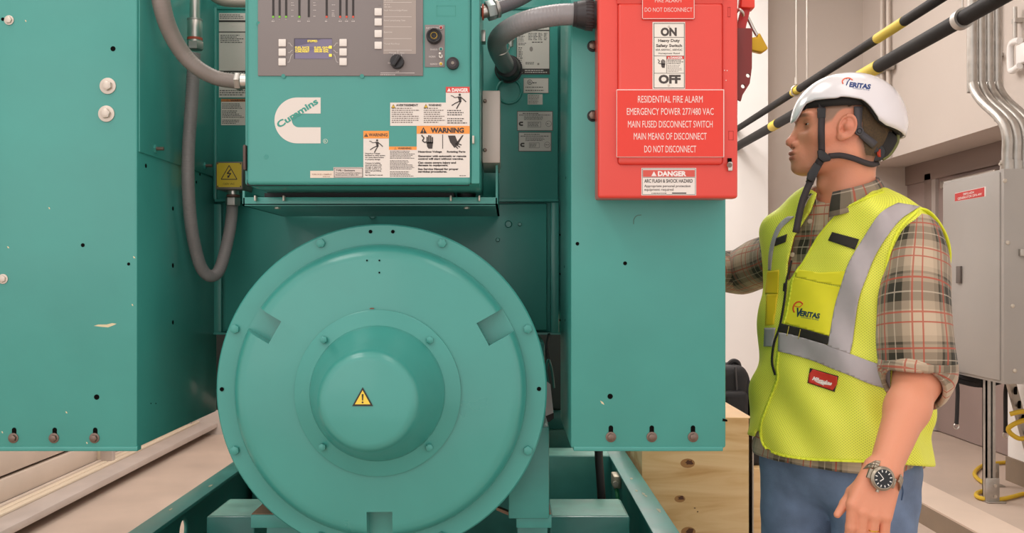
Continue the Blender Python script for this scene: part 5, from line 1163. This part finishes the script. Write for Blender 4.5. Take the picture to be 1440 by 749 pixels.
# collar: ring of fabric around the neck, open at the front
def collar(name, parent):
    V = []; U = []; n = 60; prof = [(0.0, -.012, 0), (.001, .012, .3), (.004, .026, .5), (.010, .028, .6), (.018, .014, .8), (.026, -.004, .9), (.031, -.020, 1.0)]
    for i in range(n+1):
        s = -1+2*i/n; th = s*math.radians(163)   # 0 = nape, +-163 deg = front edges
        dirv = Vector((-FX*math.cos(th)+LX*math.sin(th), -FY*math.cos(th)+LY*math.sin(th), 0))
        fr = (abs(s))**3
        rr = .066+.012*fr; zz = 1.562-.036*(1-math.cos(th))/2-.012*fr
        for a, h, v in prof:
            k = 1+.55*fr if h < 0 and a > .02 else 1
            pnt = NECKC.copy(); pnt.z = 0; pnt = pnt+dirv*(rr+a*(1+.5*fr)); pnt.z = zz+h*k; V.append(pnt); U.append((s*.2, v*.07+.02))
    m = len(prof); F = []
    for i in range(n):
        for j in range(m-1): a = i*m+j; F.append((a, a+m, a+m+1, a+1))
    me = np_mesh(name, np.array([tuple(v) for v in V]), np.array(F), [PLAID]); set_uv(me, np.array(U)); o = link(name, me, parent, 180)
    md = o.modifiers.new('thickness', 'SOLIDIFY'); md.thickness = .0025; md.offset = 0; return o
col = collar('collar', shirt)
# ---- vest
def polysd(px, py, poly):
    d = np.full(px.shape, 1e9); sgn = np.ones(px.shape); n = len(poly)
    for i in range(n):
        x0, y0 = poly[i]; x1, y1 = poly[i-1]; ex, ey = x1-x0, y1-y0; wx, wy = px-x0, py-y0
        t = np.clip((wx*ex+wy*ey)/(ex*ex+ey*ey), 0, 1); d = np.minimum(d, (wx-ex*t)**2+(wy-ey*t)**2)
        c1 = py >= y0; c2 = py < y1; c3 = ex*wy > ey*wx
        flip = (c1 & c2 & c3) | (~c1 & ~c2 & ~c3); sgn = np.where(flip, -sgn, sgn)
    return sgn*np.sqrt(d)
VN = [(1243, 255), (1215, 277), (1183, 293), (1164, 313), (1148, 333), (1128, 368), (1112, 391), (1107, 396), (1108, 370), (1117, 333), (1141, 296), (1150, 270), (1170, 245)]
HEMP = [(1040, 606), (1052, 611), (1062, 614), (1066, 601), (1070, 616), (1078, 630), (1092, 638), (1115, 643), (1150, 647), (1212, 649), (1250, 652), (1306, 656), (1340, 656), (1340, 800), (1040, 800)]
UPA = tuple(S_+Vector((.10, -.13, .10))); 
def vest_fn(p):
    d = torso(p, 0.)
    fo = .004*np.sin(p[2]*38+p[0]*21+1.3*np.sin(p[1]*25))*np.clip((1.35-p[2])*4, .25, 1)+.003*np.sin(p[0]*70+p[2]*24)
    d = d+fo
    l, f = lf(p)
    arm = cap(p, tuple(S_+Vector((.012, -.015, -.085))), tuple(E_+Vector((.02, 0, .12))), .084, .10)
    armr = cap(p, tuple(R0+Vector((-.01, .015, -.07))), tuple(R1+Vector((-.02, .1, .0))), .078, .085)
    d = smax(d, -np.minimum(arm, armr), .006); d = smax(d, np.abs(l)-(.212+np.clip(1.28-p[2], 0, 1)*.5), .006)
    px = VX+p[0]*FPX/p[1]; py = VY-(p[2]-EYE)*FPX/p[1]; sc = p[1]/FPX
    cutv = np.where(f > -.02, polysd(px, py, VN)*sc, .1)
    d = smax(d, -cutv, .003); d = smax(d, -cap(p, (NECKC.x-FX*.01, NECKC.y-FY*.01, 1.52), (NECKC.x, NECKC.y, 1.7), .088), .006)
    hem = np.where(f > -.25, polysd(px, py, HEMP)*sc, .1)
    d = smax(d, -hem, .003)
    d = smax(d, -(torso(p, .0125)+fo), .001)
    return d
V, Q = surface_nets(vest_fn, (.53, 1.95, .86), (1.06, 2.50, 1.60), .0042)
me = np_mesh('safety_vest', V, Q, [VEST]); l_, f_ = lf((V[:, 0], V[:, 1], V[:, 2])); set_uv(me, np.stack([np.arctan2(l_, f_)*.165, V[:, 2]], 1))
vest = link('safety_vest', me, person, 180); vw = world_copy(me, ROOT); vest['label'] = 'lime mesh safety vest with grey reflective strips'
VB = bvh_of(vw)
def drape(name, polys, mat, bvh, off, parent, step=3.5, thick=.0014, default=2.15):
    """fabric patch cut to an outline and laid on the surface it is sewn to"""
    bm = bmesh.new()
    for poly in polys:
        t = bmesh.new(); vs = [t.verts.new((x, y, 0)) for x, y in poly]; t.faces.new(vs)
        xs = [x for x, y in poly]; ys = [y for x, y in poly]
        for ax, lo_, hi_ in ((0, min(xs), max(xs)), (1, min(ys), max(ys))):
            k = lo_+step
            while k < hi_:
                co = [0, 0, 0]; co[ax] = k; no = [0, 0, 0]; no[ax] = 1
                bmesh.ops.bisect_plane(t, geom=t.verts[:]+t.edges[:]+t.faces[:], plane_co=co, plane_no=no); k += step
        m_ = bpy.data.meshes.new('t'); t.to_mesh(m_); t.free(); bm.from_mesh(m_); bpy.data.meshes.remove(m_)
    bmesh.ops.remove_doubles(bm, verts=bm.verts[:], dist=.02)
    hits = []; miss = []
    for v in bm.verts:
        h, dn = shoot(bvh, v.co.x, v.co.y, default)
        if dn is None: miss.append((v, v.co.x, v.co.y))
        else: hits.append((v.co.x, v.co.y, h.y)); v.co = h-dn*off
    H = np.array(hits) if hits else np.array([[0, 0, default]])
    for v, x, y in miss:
        i = np.argmin((H[:, 0]-x)**2+(H[:, 1]-y)**2); v.co = EYEP+Vector(((x-VX)/FPX, 1, -(y-VY)/FPX))*(H[i, 2]-off)
    bm.normal_update()
    s = sum((f.normal.y*f.calc_area() for f in bm.faces), 0.)
    if s > 0: bmesh.ops.reverse_faces(bm, faces=bm.faces[:])
    me = bpy.data.meshes.new(name); bm.to_mesh(me); bm.free(); me.materials.append(mat); o = link(name, me, parent, 180)
    if thick: md = o.modifiers.new('thickness', 'SOLIDIFY'); md.thickness = thick; md.offset = 0
    return o
def drape_text(name, items, bvh, off, parent, default=2.15):
    """items: (text, x0, ybase, w, h, ang, color, bold, shear)"""
    V = []; F = []; FM = []; mats = []
    for (t, x0, yb, w, h, ang, colr_, bold, shear) in items:
        v, f, asp = glyphs(t, bold); c, s = math.cos(ang), math.sin(ang); b = len(V)
        for a, q_ in v:
            ax, ay = a*w+shear*q_*h, q_*h; x, y = x0+ax*c-ay*s, yb-(ax*s+ay*c); hh, dn = shoot(bvh, x, y, default); V.append(hh-(dn or Vector((0, 0, 0)))*off)
        m = ink(colr_, .6); 
        if m not in mats: mats.append(m)
        for p_ in f: F.append(tuple(b+k for k in p_)); FM.append(mats.index(m))
    me = bpy.data.meshes.new(name); me.from_pydata([tuple(v) for v in V], [], F)
    for m in mats: me.materials.append(m)
    me.polygons.foreach_set('material_index', FM); return link(name, me, parent, 0)
def band_poly(pts, w):   # thin band along a polyline as a polygon
    L = []; R = []
    for i, (x, y) in enumerate(pts):
        a = pts[max(i-1, 0)]; b = pts[min(i+1, len(pts)-1)]; dx, dy = b[0]-a[0], b[1]-a[1]; n = math.hypot(dx, dy) or 1
        L.append((x-dy/n*w/2, y+dx/n*w/2)); R.append((x+dy/n*w/2, y-dx/n*w/2))
    return [[L[i], L[i+1], R[i+1], R[i]] for i in range(len(pts)-1)]
def sm(pts, n=4): return [(v.x, v.y) for v in spline([Vector((x, y, 0)) for x, y in pts], n)]
stripL = sm([(1263, 285), (1247, 293), (1234, 304), (1215, 333), (1194, 368), (1183, 400), (1173.5, 432), (1165.5, 478), (1163.5, 486)]); stripR = sm([(1195, 497), (1199, 480), (1207, 423), (1218, 391), (1231, 359), (1249, 330), (1266, 309), (1281, 298), (1294, 290)])
pk = drape('chest_pocket', [[(1117, 389), (1150, 397), (1183, 404), (1175, 436), (1166, 472), (1133, 462), (1101, 453), (1104, 432), (1109, 412)]], VPLAIN, VB, .0022, vest)
drape('pocket_flap', [[(1121, 378), (1152, 383), (1190, 381), (1184, 402), (1150, 396), (1118, 388)]], VPLAIN, VB, .003, vest)
drape('pocket_flap', [[(1079, 382), (1095, 379), (1094, 412), (1076, 413)]], pm('hi_vis_orange_bounce', '#f0cf1c', .6), VB, .003, vest, default=2.3)  # far pocket tinted orange: reflected light put into the yellow cloth colour
drape('chest_pocket', [[(1078, 414), (1094, 412), (1088, 456), (1076, 458)]], pm('hi_vis_orange_bounce', '#f0cf1c', .6), VB, .002, vest, default=2.3)
drape('reflective_strip', [stripL+stripR], REFL, VB, .0048, vest)
drape('reflective_strip', [sm([(1095, 467), (1113, 470), (1137, 477), (1163, 485), (1194, 496.5), (1222, 507), (1252, 517)])+sm([(1252, 548), (1222, 539), (1196, 528), (1170, 518), (1146, 508), (1120, 500), (1094, 493.5)])], REFL, VB, .0045, vest)
drape('reflective_strip', [[(1075, 460.6), (1090.5, 460.6), (1086, 487), (1074, 487)]], REFL, VB, .003, vest, default=2.3)
drape('reflective_strip', [sm([(1117, 304), (1108, 312), (1098, 322), (1090, 340), (1086, 360), (1084, 380)])+sm([(1080, 380), (1081, 358), (1085, 338), (1092, 320), (1101, 309), (1108, 304)])], REFL, VB, .0025, vest, default=2.3)
drape('pen_band', [[(1099, 454.4), (1133, 463), (1167, 473), (1163, 484.5), (1130, 475), (1094.6, 466)]], BLKC, VB, .0045, vest)
for x in (1108, 1124): drape('pen_band_stitch', band_poly([(x+1.5, 456+(x-1099)*.27), (x-1.5, 469.5+(x-1099)*.27)], .9), pm('yellow_thread', '#d8c24a', .6), VB, .0056, vest, thick=.0004)
drape('chest_patch', [[(1170.3, 326), (1208, 336.2), (1202, 350.6), (1164.5, 338)]], BLKC, VB, .0035, vest)
drape('chest_patch', [[(1091.7, 334.6), (1106.8, 329), (1104.6, 340), (1089.5, 346)]], BLKC, VB, .0035, vest, default=2.3)
zip_ = sm([(1113, 366), (1110, 380), (1106, 394), (1103, 422), (1096.5, 458), (1088.5, 482), (1085.5, 508), (1090, 527)])
drape('zipper', band_poly(zip_, 2.6), pm('zip_black', '#241f1c', .6), VB, .004, vest, default=2.22)
drape('zipper_pull', [[(1102, 398), (1105, 397), (1104, 410), (1101, 409)]], pm('zip_black', '#241f1c', .6), VB, .006, vest, default=2.22)
drape('front_piping', band_poly(sm([(1243, 268), (1215, 279), (1183, 294), (1164, 313), (1148, 334), (1128, 369), (1115, 391), (1111, 412), (1106, 440), (1100, 462), (1095, 490), (1092, 515), (1093, 531), (1086, 552), (1076, 577), (1069, 600), (1074, 626), (1092, 637.5), (1118, 643), (1150, 646), (1212, 648.5), (1236, 650)]), 3.4), VTRIM, VB, .0025, vest)
drape('armhole_piping', band_poly(sm([(1291, 295), (1276, 309), (1263, 326), (1252, 352), (1245.6, 378), (1241.4, 406), (1239.5, 438), (1238.5, 477), (1241, 505)]), 4), VTRIM, VB, .004, vest)
bd = drape('brand_badge', [[(1139, 517), (1179, 528.7), (1173.4, 550.6), (1135.5, 538)]], BLKC, VB, .003, vest); bd.name = 'chest_badge'; bd['label'] = 'red and black sewn badge with white script'
drape('badge_field', [[(1143, 519), (1177.5, 529.5), (1176.8, 540), (1171, 548.5), (1137, 537.5), (1137.6, 526)]], pm('badge_red', '#cf3527', .6), VB, .0045, bd)
ba = -math.radians(16.2)
drape_text('badge_script', [('Milwaukee', 1142, 533.6, 28, 5.2, ba, '#f3e6df', .05, .25)], VB, .0056, bd)
drape('badge_bolt', [[(1145, 535.6), (1157, 537.6), (1156.5, 536), (1169, 541.6), (1158, 540.4), (1158.5, 542)]], ink('#f3e6df'), VB, .0056, bd, thick=.0003)
la = -math.radians(9)
lg = drape_text('chest_logo', [('V', 1117.4, 444, 8.4, 12, la, '#1d3f52', .05, .1), ('ERITAS', 1124.6, 443.3, 28, 7.2, la, '#1d3f52', .05, .05), ('Solutions Group', 1126.5, 446.4, 25, 2.2, la, '#2f6a70', .01, 0)], VB, .0036, vest)
lg['label'] = 'dark blue and orange lettered chest logo'
drape('logo_swoosh', band_poly(sm([(1129, 427), (1125, 424.2), (1120, 425), (1116.4, 429), (1115.4, 434.5), (1117, 439)]), 2)+band_poly([(1117, 430), (1124, 431.5), (1129, 427.5)], 1.1), pm('logo_orange', '#ee5a28', .6), VB, .0036, lg, thick=.0003)
# back edge of the armhole standing off behind the arm
top = [((1290, 293), (1286, 303), 2.06, 2.09), ((1300, 292), (1292, 304), 2.05, 2.12), ((1312, 299), (1298, 312), 2.07, 2.16), ((1326, 318), (1304, 326), 2.10, 2.19), ((1335, 338), (1308, 345), 2.12, 2.21), ((1338, 358), (1308, 365), 2.13, 2.22), ((1336, 376), (1304, 382), 2.14, 2.22), ((1331, 389), (1298, 396), 2.15, 2.22), ((1322, 420), (1295, 424), 2.17, 2.21), ((1313, 470), (1290, 470), 2.18, 2.2), ((1308, 540), (1285, 540), 2.18, 2.2)]
Vv = []; Ff = []
for i, (a_, b2, da, db) in enumerate(top):
    A_, B_ = P(*a_, da), P(*b2, db); Vv += [A_, A_.lerp(B_, .12)+Vector((0, -.004, 0)), A_.lerp(B_, .5), B_]
for i in range(len(top)-1):
    for j in range(3): q0 = i*4+j; Ff.append((q0, q0+4, q0+5, q0+1))
me = np_mesh('armhole_flap', np.array([tuple(v) for v in Vv]), np.array(Ff), [VTRIM]); fl = link('armhole_flap', me, vest, 180)
md = fl.modifiers.new('sub', 'SUBSURF'); md.levels = 2; md.render_levels = 2; md = fl.modifiers.new('thickness', 'SOLIDIFY'); md.thickness = .004; md.offset = 0
# shirt buttons
SB_ = bvh_of(shw)
for (px, py) in ((1139, 311), (1114.5, 358)):
    h, dn = shoot(SB_, px, py, 2.2); MB().cyl(h-dn*.001, h-dn*.004, .006, pm('shirt_button', '#b9a58f', .4), n=20, bev=.0008).build('button', shirt)
drape('placket', band_poly(sm([(1150, 300), (1138, 314), (1124, 338), (1114, 362), (1109, 385)]), 13), PLAID, SB_, .0018, shirt, default=2.2) if False else None
# ---- jeans, boots
def jeans_fn(p):
    d = legs(p, .012); d = d+.003*np.sin(p[2]*55+p[0]*30)*np.sin(p[0]*45+p[1]*35)
    d = np.maximum(d, p[2]-.965); return np.maximum(d, .085-p[2])
V, Q = surface_nets(jeans_fn, (.52, 1.9, .07), (1.06, 2.56, 1.0), .0065); jeans = link('jeans', np_mesh('jeans', V, Q, [DENIM]), person, 180)
JB = bvh_of(world_copy(jeans.data, ROOT))
for A_ in (ANL, ANR):
    V, Q = surface_nets(lambda p: np.maximum(foot(p, A_, .006), .0-p[2]), (A_[0]-.25, A_[1]-.25, -.012), (A_[0]+.15, A_[1]+.15, .2), .006); link('boot', np_mesh('boot', V, Q, [pm('boot_leather', '#5b402c', .55)]), person, 180)
drape('pocket_seam', band_poly(sm([(1268, 662), (1267, 676), (1270, 690), (1268, 703)]), 1.2), pm('denim_seam', '#3f5778', .85), JB, .002, jeans, thick=.0008)
# ---- watch and ring
wc, _ = shoot(BV, 1239, 672, 1.79); ax12 = wdir.copy(); wn = Vector((.02, -1, .12)).normalized(); ax12 = (Vector((1, 0, -.42))-wn*Vector((1, 0, -.42)).dot(wn)).normalized(); ax3 = ax12.cross(wn)*1.0
if ax3.z > 0: ax3 = -ax3
BRUSH = pm('watch_steel', '#a89c8c', .32, .85)
o0 = wc+wn*.004; mb = MB(); mb.cyl(o0-wn*.006, o0+wn*.005, .0235, BRUSH, n=48, bev=.001).cyl(o0+wn*.005, o0+wn*.0075, .0225, BRUSH, r2=.0195, n=48)
mb.cyl(o0+ax3*.022, o0+ax3*.028, .0036, BRUSH, n=14); mb.box(-.0285, .0285, -.0100, .0100, -.006, .001, BRUSH, .002, M=Matrix.Translation(o0) @ Matrix(((ax12.x, ax3.x, wn.x, 0), (ax12.y, ax3.y, wn.y, 0), (ax12.z, ax3.z, wn.z, 0), (0, 0, 0, 1)))); watch = mb.build('wristwatch', person); watch['label'] = 'steel wristwatch with black dial'
mb = MB(); f0 = o0+wn*.0076; mb.cyl(f0-wn*.0005, f0, .0182, pm('dial_black', '#17171b', .3), n=40)
LUM = pm('dial_mark', '#ece8e2', .5)
def bar(c, dv, L, w, m, lift):
    sdv = dv.cross(wn).normalized(); c = c+wn*lift; q4 = [c+dv*(-L/2)+sdv*(w/2), c+dv*(L/2)+sdv*(w/2), c+dv*(L/2)-sdv*(w/2), c+dv*(-L/2)-sdv*(w/2)]; mb.prism(q4, wn*.0003, m)
for k in range(12):
    a = 2*math.pi*k/12; dv = ax12*math.cos(a)+ax3*math.sin(a); bar(f0+dv*.0145, dv, .0042, .0018, LUM, .0002)
for a, L, w in ((2.2, .0085, .0018), (3.7, .012, .0014)): dv = ax12*math.cos(a)+ax3*math.sin(a); bar(f0+dv*L/2, dv, L, w, LUM, .0005)
mb.build('watch_dial', watch)
fw = (Vector(WRI)-Vector(ELB)).normalized(); mb = MB(); cw = Vector(WRI)+hdir*.013; e1 = (ax12-fw*ax12.dot(fw)).normalized(); e2 = fw.cross(e1)
if e2.y > 0: e2 = -e2
for k in range(26):
    a = 2*math.pi*(k+.5)/26
    if abs(a-math.pi/2) < .5: continue
    c = cw+e1*math.cos(a)*.0375+e2*math.sin(a)*.034; nv = (e1*math.cos(a)*.0345+e2*math.sin(a)*.0385).normalized(); tv = fw.cross(nv)
    M = Matrix((( *tv, 0), (*fw, 0), (*nv, 0), (0, 0, 0, 1))).transposed(); M.translation = c
    for q0, q1 in ((-.0095, -.0038), (-.0034, .0034), (.0038, .0095)): mb.box(-.0042, .0042, q0, q1, -.0012, .0016, BRUSH, .0006, M=M)
mb.build('watch_bracelet', watch)
rf = HANDL[9] if False else None
kp = [c for c in HANDL if c[4] < .004]; a_, b_2 = Vector(kp[6][0]), Vector(kp[6][1]); rc_ = a_.lerp(b_2, .62)
MB().torus(rc_, (b_2-a_), .0104, .0014, pm('gold', '#d9a93c', .25, .95), n=32, k=8).build('finger_ring', person)
# ---- helmet
hf0, hu0, ha, hb, hc_ = -.017, .012, .135, .108, .123
RIM = [(0, .018), (9, .019), (16, .030), (23, .056), (36, .062), (62, .061), (66, .064), (74, .062), (88, .055), (95, .040), (104, .008), (113, -.004), (132, -.012), (150, -.019), (180, -.020)]
def rim(phi): return float(np.interp(abs(phi), [a for a, b in RIM], [b for a, b in RIM]))
def dome(name, inset, drop, mat, parent, thick, top=0.):
    V = []; F = []; n = 120; m = 26
    for i in range(n):
        ph = -180+360*i/n; r = rim(ph)-hu0-drop; a = math.radians(ph)
        for j in range(m+1):
            s = j/m; c = hc_-inset
            if r >= 0: th = s*math.acos(min(r/c, 1)); rad, h = math.sin(th)**.92, c*math.cos(th)
            else:
                tt = s*(math.pi/2+.35*(-r/.05)); 
                th = min(tt, math.pi/2); rad, h = math.sin(th)**.92, c*math.cos(th)
                if tt > math.pi/2: k = (tt-math.pi/2)/(.35*(-r/.05)); h = r*k; rad = 1-.04*k*k
            V.append(hd(hf0+(ha-inset)*rad*math.cos(a), (hb-inset)*rad*math.sin(a), hu0+h))
    for i in range(n):
        for j in range(m): a0 = i*(m+1)+j; b0 = ((i+1) % n)*(m+1)+j; F.append((a0, a0+1, b0+1, b0))
    me = np_mesh(name, np.array(V), np.array(F), [mat]); bm = bmesh.new(); bm.from_mesh(me); bmesh.ops.remove_doubles(bm, verts=bm.verts[:], dist=1e-5); bmesh.ops.recalc_face_normals(bm, faces=bm.faces[:]); bm.to_mesh(me); bm.free()
    o = link(name, me, parent, 60); md = o.modifiers.new('thickness', 'SOLIDIFY'); md.thickness = thick; md.offset = -1; return o
HW = pm('helmet_white', '#efe9ec', .22, coat=.5); LIN = pm('helmet_liner', '#2a2624', .8); STR = pm('strap_webbing', '#3a3234', .7); BUC = pm('buckle_black', '#1d191b', .35)
hel = dome('helmet', 0, 0, HW, person, .004); hel['label'] = 'glossy white climbing-style safety helmet'
dome('helmet_liner', .010, -.001, LIN, hel, .010)
HB = bvh_of(world_copy(hel.data, ROOT))
ha_ = -math.radians(6.5)
hl = drape_text('helmet_logo', [('V', 1186.6, 119, 7.4, 9.6, ha_, '#24407e', .05, .15), ('ERITAS', 1194, 121.6, 30, 6.6, ha_, '#24407e', .05, .1), ('Solutions Group', 1199, 124.4, 24, 1.8, ha_, '#5d6f9c', .0, 0)], HB, .0008, hel, 2.12)
drape('logo_swoosh', band_poly(sm([(1199, 112.5), (1194, 109.6), (1188, 110.4), (1184.4, 114), (1185.6, 118)]), 1.6), pm('logo_orange', '#ee5a28', .6), HB, .0008, hl, thick=.0002, default=2.12)
# suspension band inside, around the head
def ring_band(name, a0, a1, zf, h, grow, mat, parent, n=60, thick=.003):
    V = []; F = []
    for i in range(n+1):
        ph = math.radians(a0+(a1-a0)*i/n); s = i/n; u = zf(s); hh = h(s) if callable(h) else h
        for k in (-.5, .5): V.append(hd(-.008+(.104+grow)*math.cos(ph), (.079+grow)*math.sin(ph), u+k*hh))
    for i in range(n): F.append((2*i, 2*i+2, 2*i+3, 2*i+1))
    o = link(name, np_mesh(name, np.array(V), np.array(F), [mat]), parent, 180); md = o.modifiers.new('t', 'SOLIDIFY'); md.thickness = thick; md.offset = 1; return o
ring_band('head_band', -180, 180, lambda s: .057, .024, .001, LIN, hel)
SGREY = pm('suspension_grey', '#4a464a', .6)
def strip(name, path, w, mat, parent, bvh, off, thick=.002, default=2.13, dd=None):
    pts = sm(path, 6); N = len(pts); V = []; last = default
    for i, (x, y) in enumerate(pts):
        a_ = pts[max(i-1, 0)]; b2 = pts[min(i+1, N-1)]; dx, dy = b2[0]-a_[0], b2[1]-a_[1]; n = math.hypot(dx, dy) or 1; u = i/(N-1); ww = w(u) if callable(w) else w
        if dd: dep = dd(u)
        else:
            h, dn = shoot(bvh, x, y, last); dep = (h.y-off) if dn is not None else last
            if dn is not None: last = dep
        for s in (-.5, .5): V.append(P(x-dy/n*ww*s, y+dx/n*ww*s, dep))
    F = [(2*i, 2*i+1, 2*i+3, 2*i+2) for i in range(N-1)]
    o = link(name, np_mesh(name, np.array([tuple(v) for v in V]), np.array(F), [mat]), parent, 180); md = o.modifiers.new('t', 'SOLIDIFY'); md.thickness = thick; md.offset = 0; return o
strip('suspension_arm', [(1207, 150), (1206.5, 165), (1207, 180), (1212, 189), (1219, 195), (1230, 204)], lambda u: 12-2.5*math.sin(u*3.1), SGREY, hel, BV, .006, .004, 2.13)
h, _ = shoot(BV, 1206, 185, 2.13); MB().cyl(h+Vector((0, -.004, 0)), h+Vector((0, -.012, 0)), .0098, SGREY, n=28, bev=.001).torus(h+Vector((0, -.0122, 0)), (0, 1, 0), .0055, .0012, BUC, n=24, k=6).build('pivot_disc', hel)
q = P(1227, 216, 2.17); mb = MB(); mb.cyl(q+Vector((0, -.02, 0)), q+Vector((.012, .02, 0)), .021, BUC, n=28, bev=.003).box(q.x-.03, q.x+.0, q.y-.02, q.y+.02, q.z-.004, q.z+.03, BUC, .004).box(q.x-.012, q.x+.006, q.y-.03, q.y-.018, q.z-.0, q.z+.034, BUC, .003, M=Matrix.Translation(q) @ Matrix.Rotation(-.5, 4, 'Y') @ Matrix.Translation(-q)); mb.build('ratchet_knob', hel)
MB().cyl(q+Vector((.006, -.021, -.002)), q+Vector((.009, -.024, -.002)), .009, pm('dial_red', '#c4442e', .5), n=20).build('ratchet_dial', hel)
MB().prism([P(x, y, 2.15) for x, y in ((1226, 166), (1244, 178), (1262, 190), (1264, 197), (1256, 212), (1248, 221), (1240, 224), (1233, 206), (1224, 188))], (0, .1, 0), LIN, .006).build('rear_cradle', hel)
MB().tube([P(1263, 190, 2.155), P(1262, 200, 2.155), P(1256, 211, 2.155), P(1249, 219, 2.155), P(1241, 224, 2.155)], .004, pm('cradle_olive', '#6b6b35', .5), n=8).build('cradle_rim', hel)
strip('ratchet_arm', [(1228, 203), (1238, 200), (1248, 194), (1258, 188)], 10, LIN, hel, BV, .006, .004, dd=lambda u: 2.15+.05*u)
strip('chin_strap', [(1155.5, 140), (1155.5, 160), (1155, 185), (1155.5, 214)], 9.4, STR, hel, BV, .005)
strip('nape_strap', [(1165, 219.5), (1182, 218.5), (1200, 222.5), (1216, 228.5), (1227, 231), (1236, 228)], 8, STR, hel, BV, .005)
strip('chin_strap', [(1157, 220), (1150, 232), (1143, 246), (1138, 258)], 11, STR, hel, BV, .009)
strip('strap_tail', [(1141, 252), (1134, 268), (1127, 288), (1119, 327)], 9.5, STR, hel, VB, .008, dd=lambda u: 2.135-.0*u)
def buckle(pts, d, parent, name, th=.007): MB().prism([P(x, y, d) for x, y in pts], (0, th, 0), BUC, .0022).build(name, parent)
h, _ = shoot(BV, 1157, 221, 2.13); buckle([(1150, 211), (1157, 210), (1170, 221), (1168, 226), (1158, 228), (1151, 222)], h.y-.012, hel, 'strap_adjuster')
h, _ = shoot(BV, 1146, 240, 2.13); dm = min(h.y, 2.14)-.014
buckle([(1146, 228), (1155, 234), (1148, 250), (1143, 256), (1135, 252), (1137, 243)], dm, hel, 'side_release_buckle', .010)
h, _ = shoot(BV, 1155.5, 157, 2.13); MB().prism([P(x, y, h.y-.009) for x, y in ((1149.5, 151.5), (1161.5, 151.5), (1161, 166), (1150, 166))], (0, .004, 0), BUC, .0012).build('strap_slider', hel)
for m_ in list(bpy.data.meshes):
    if m_.users == 0: bpy.data.meshes.remove(m_)
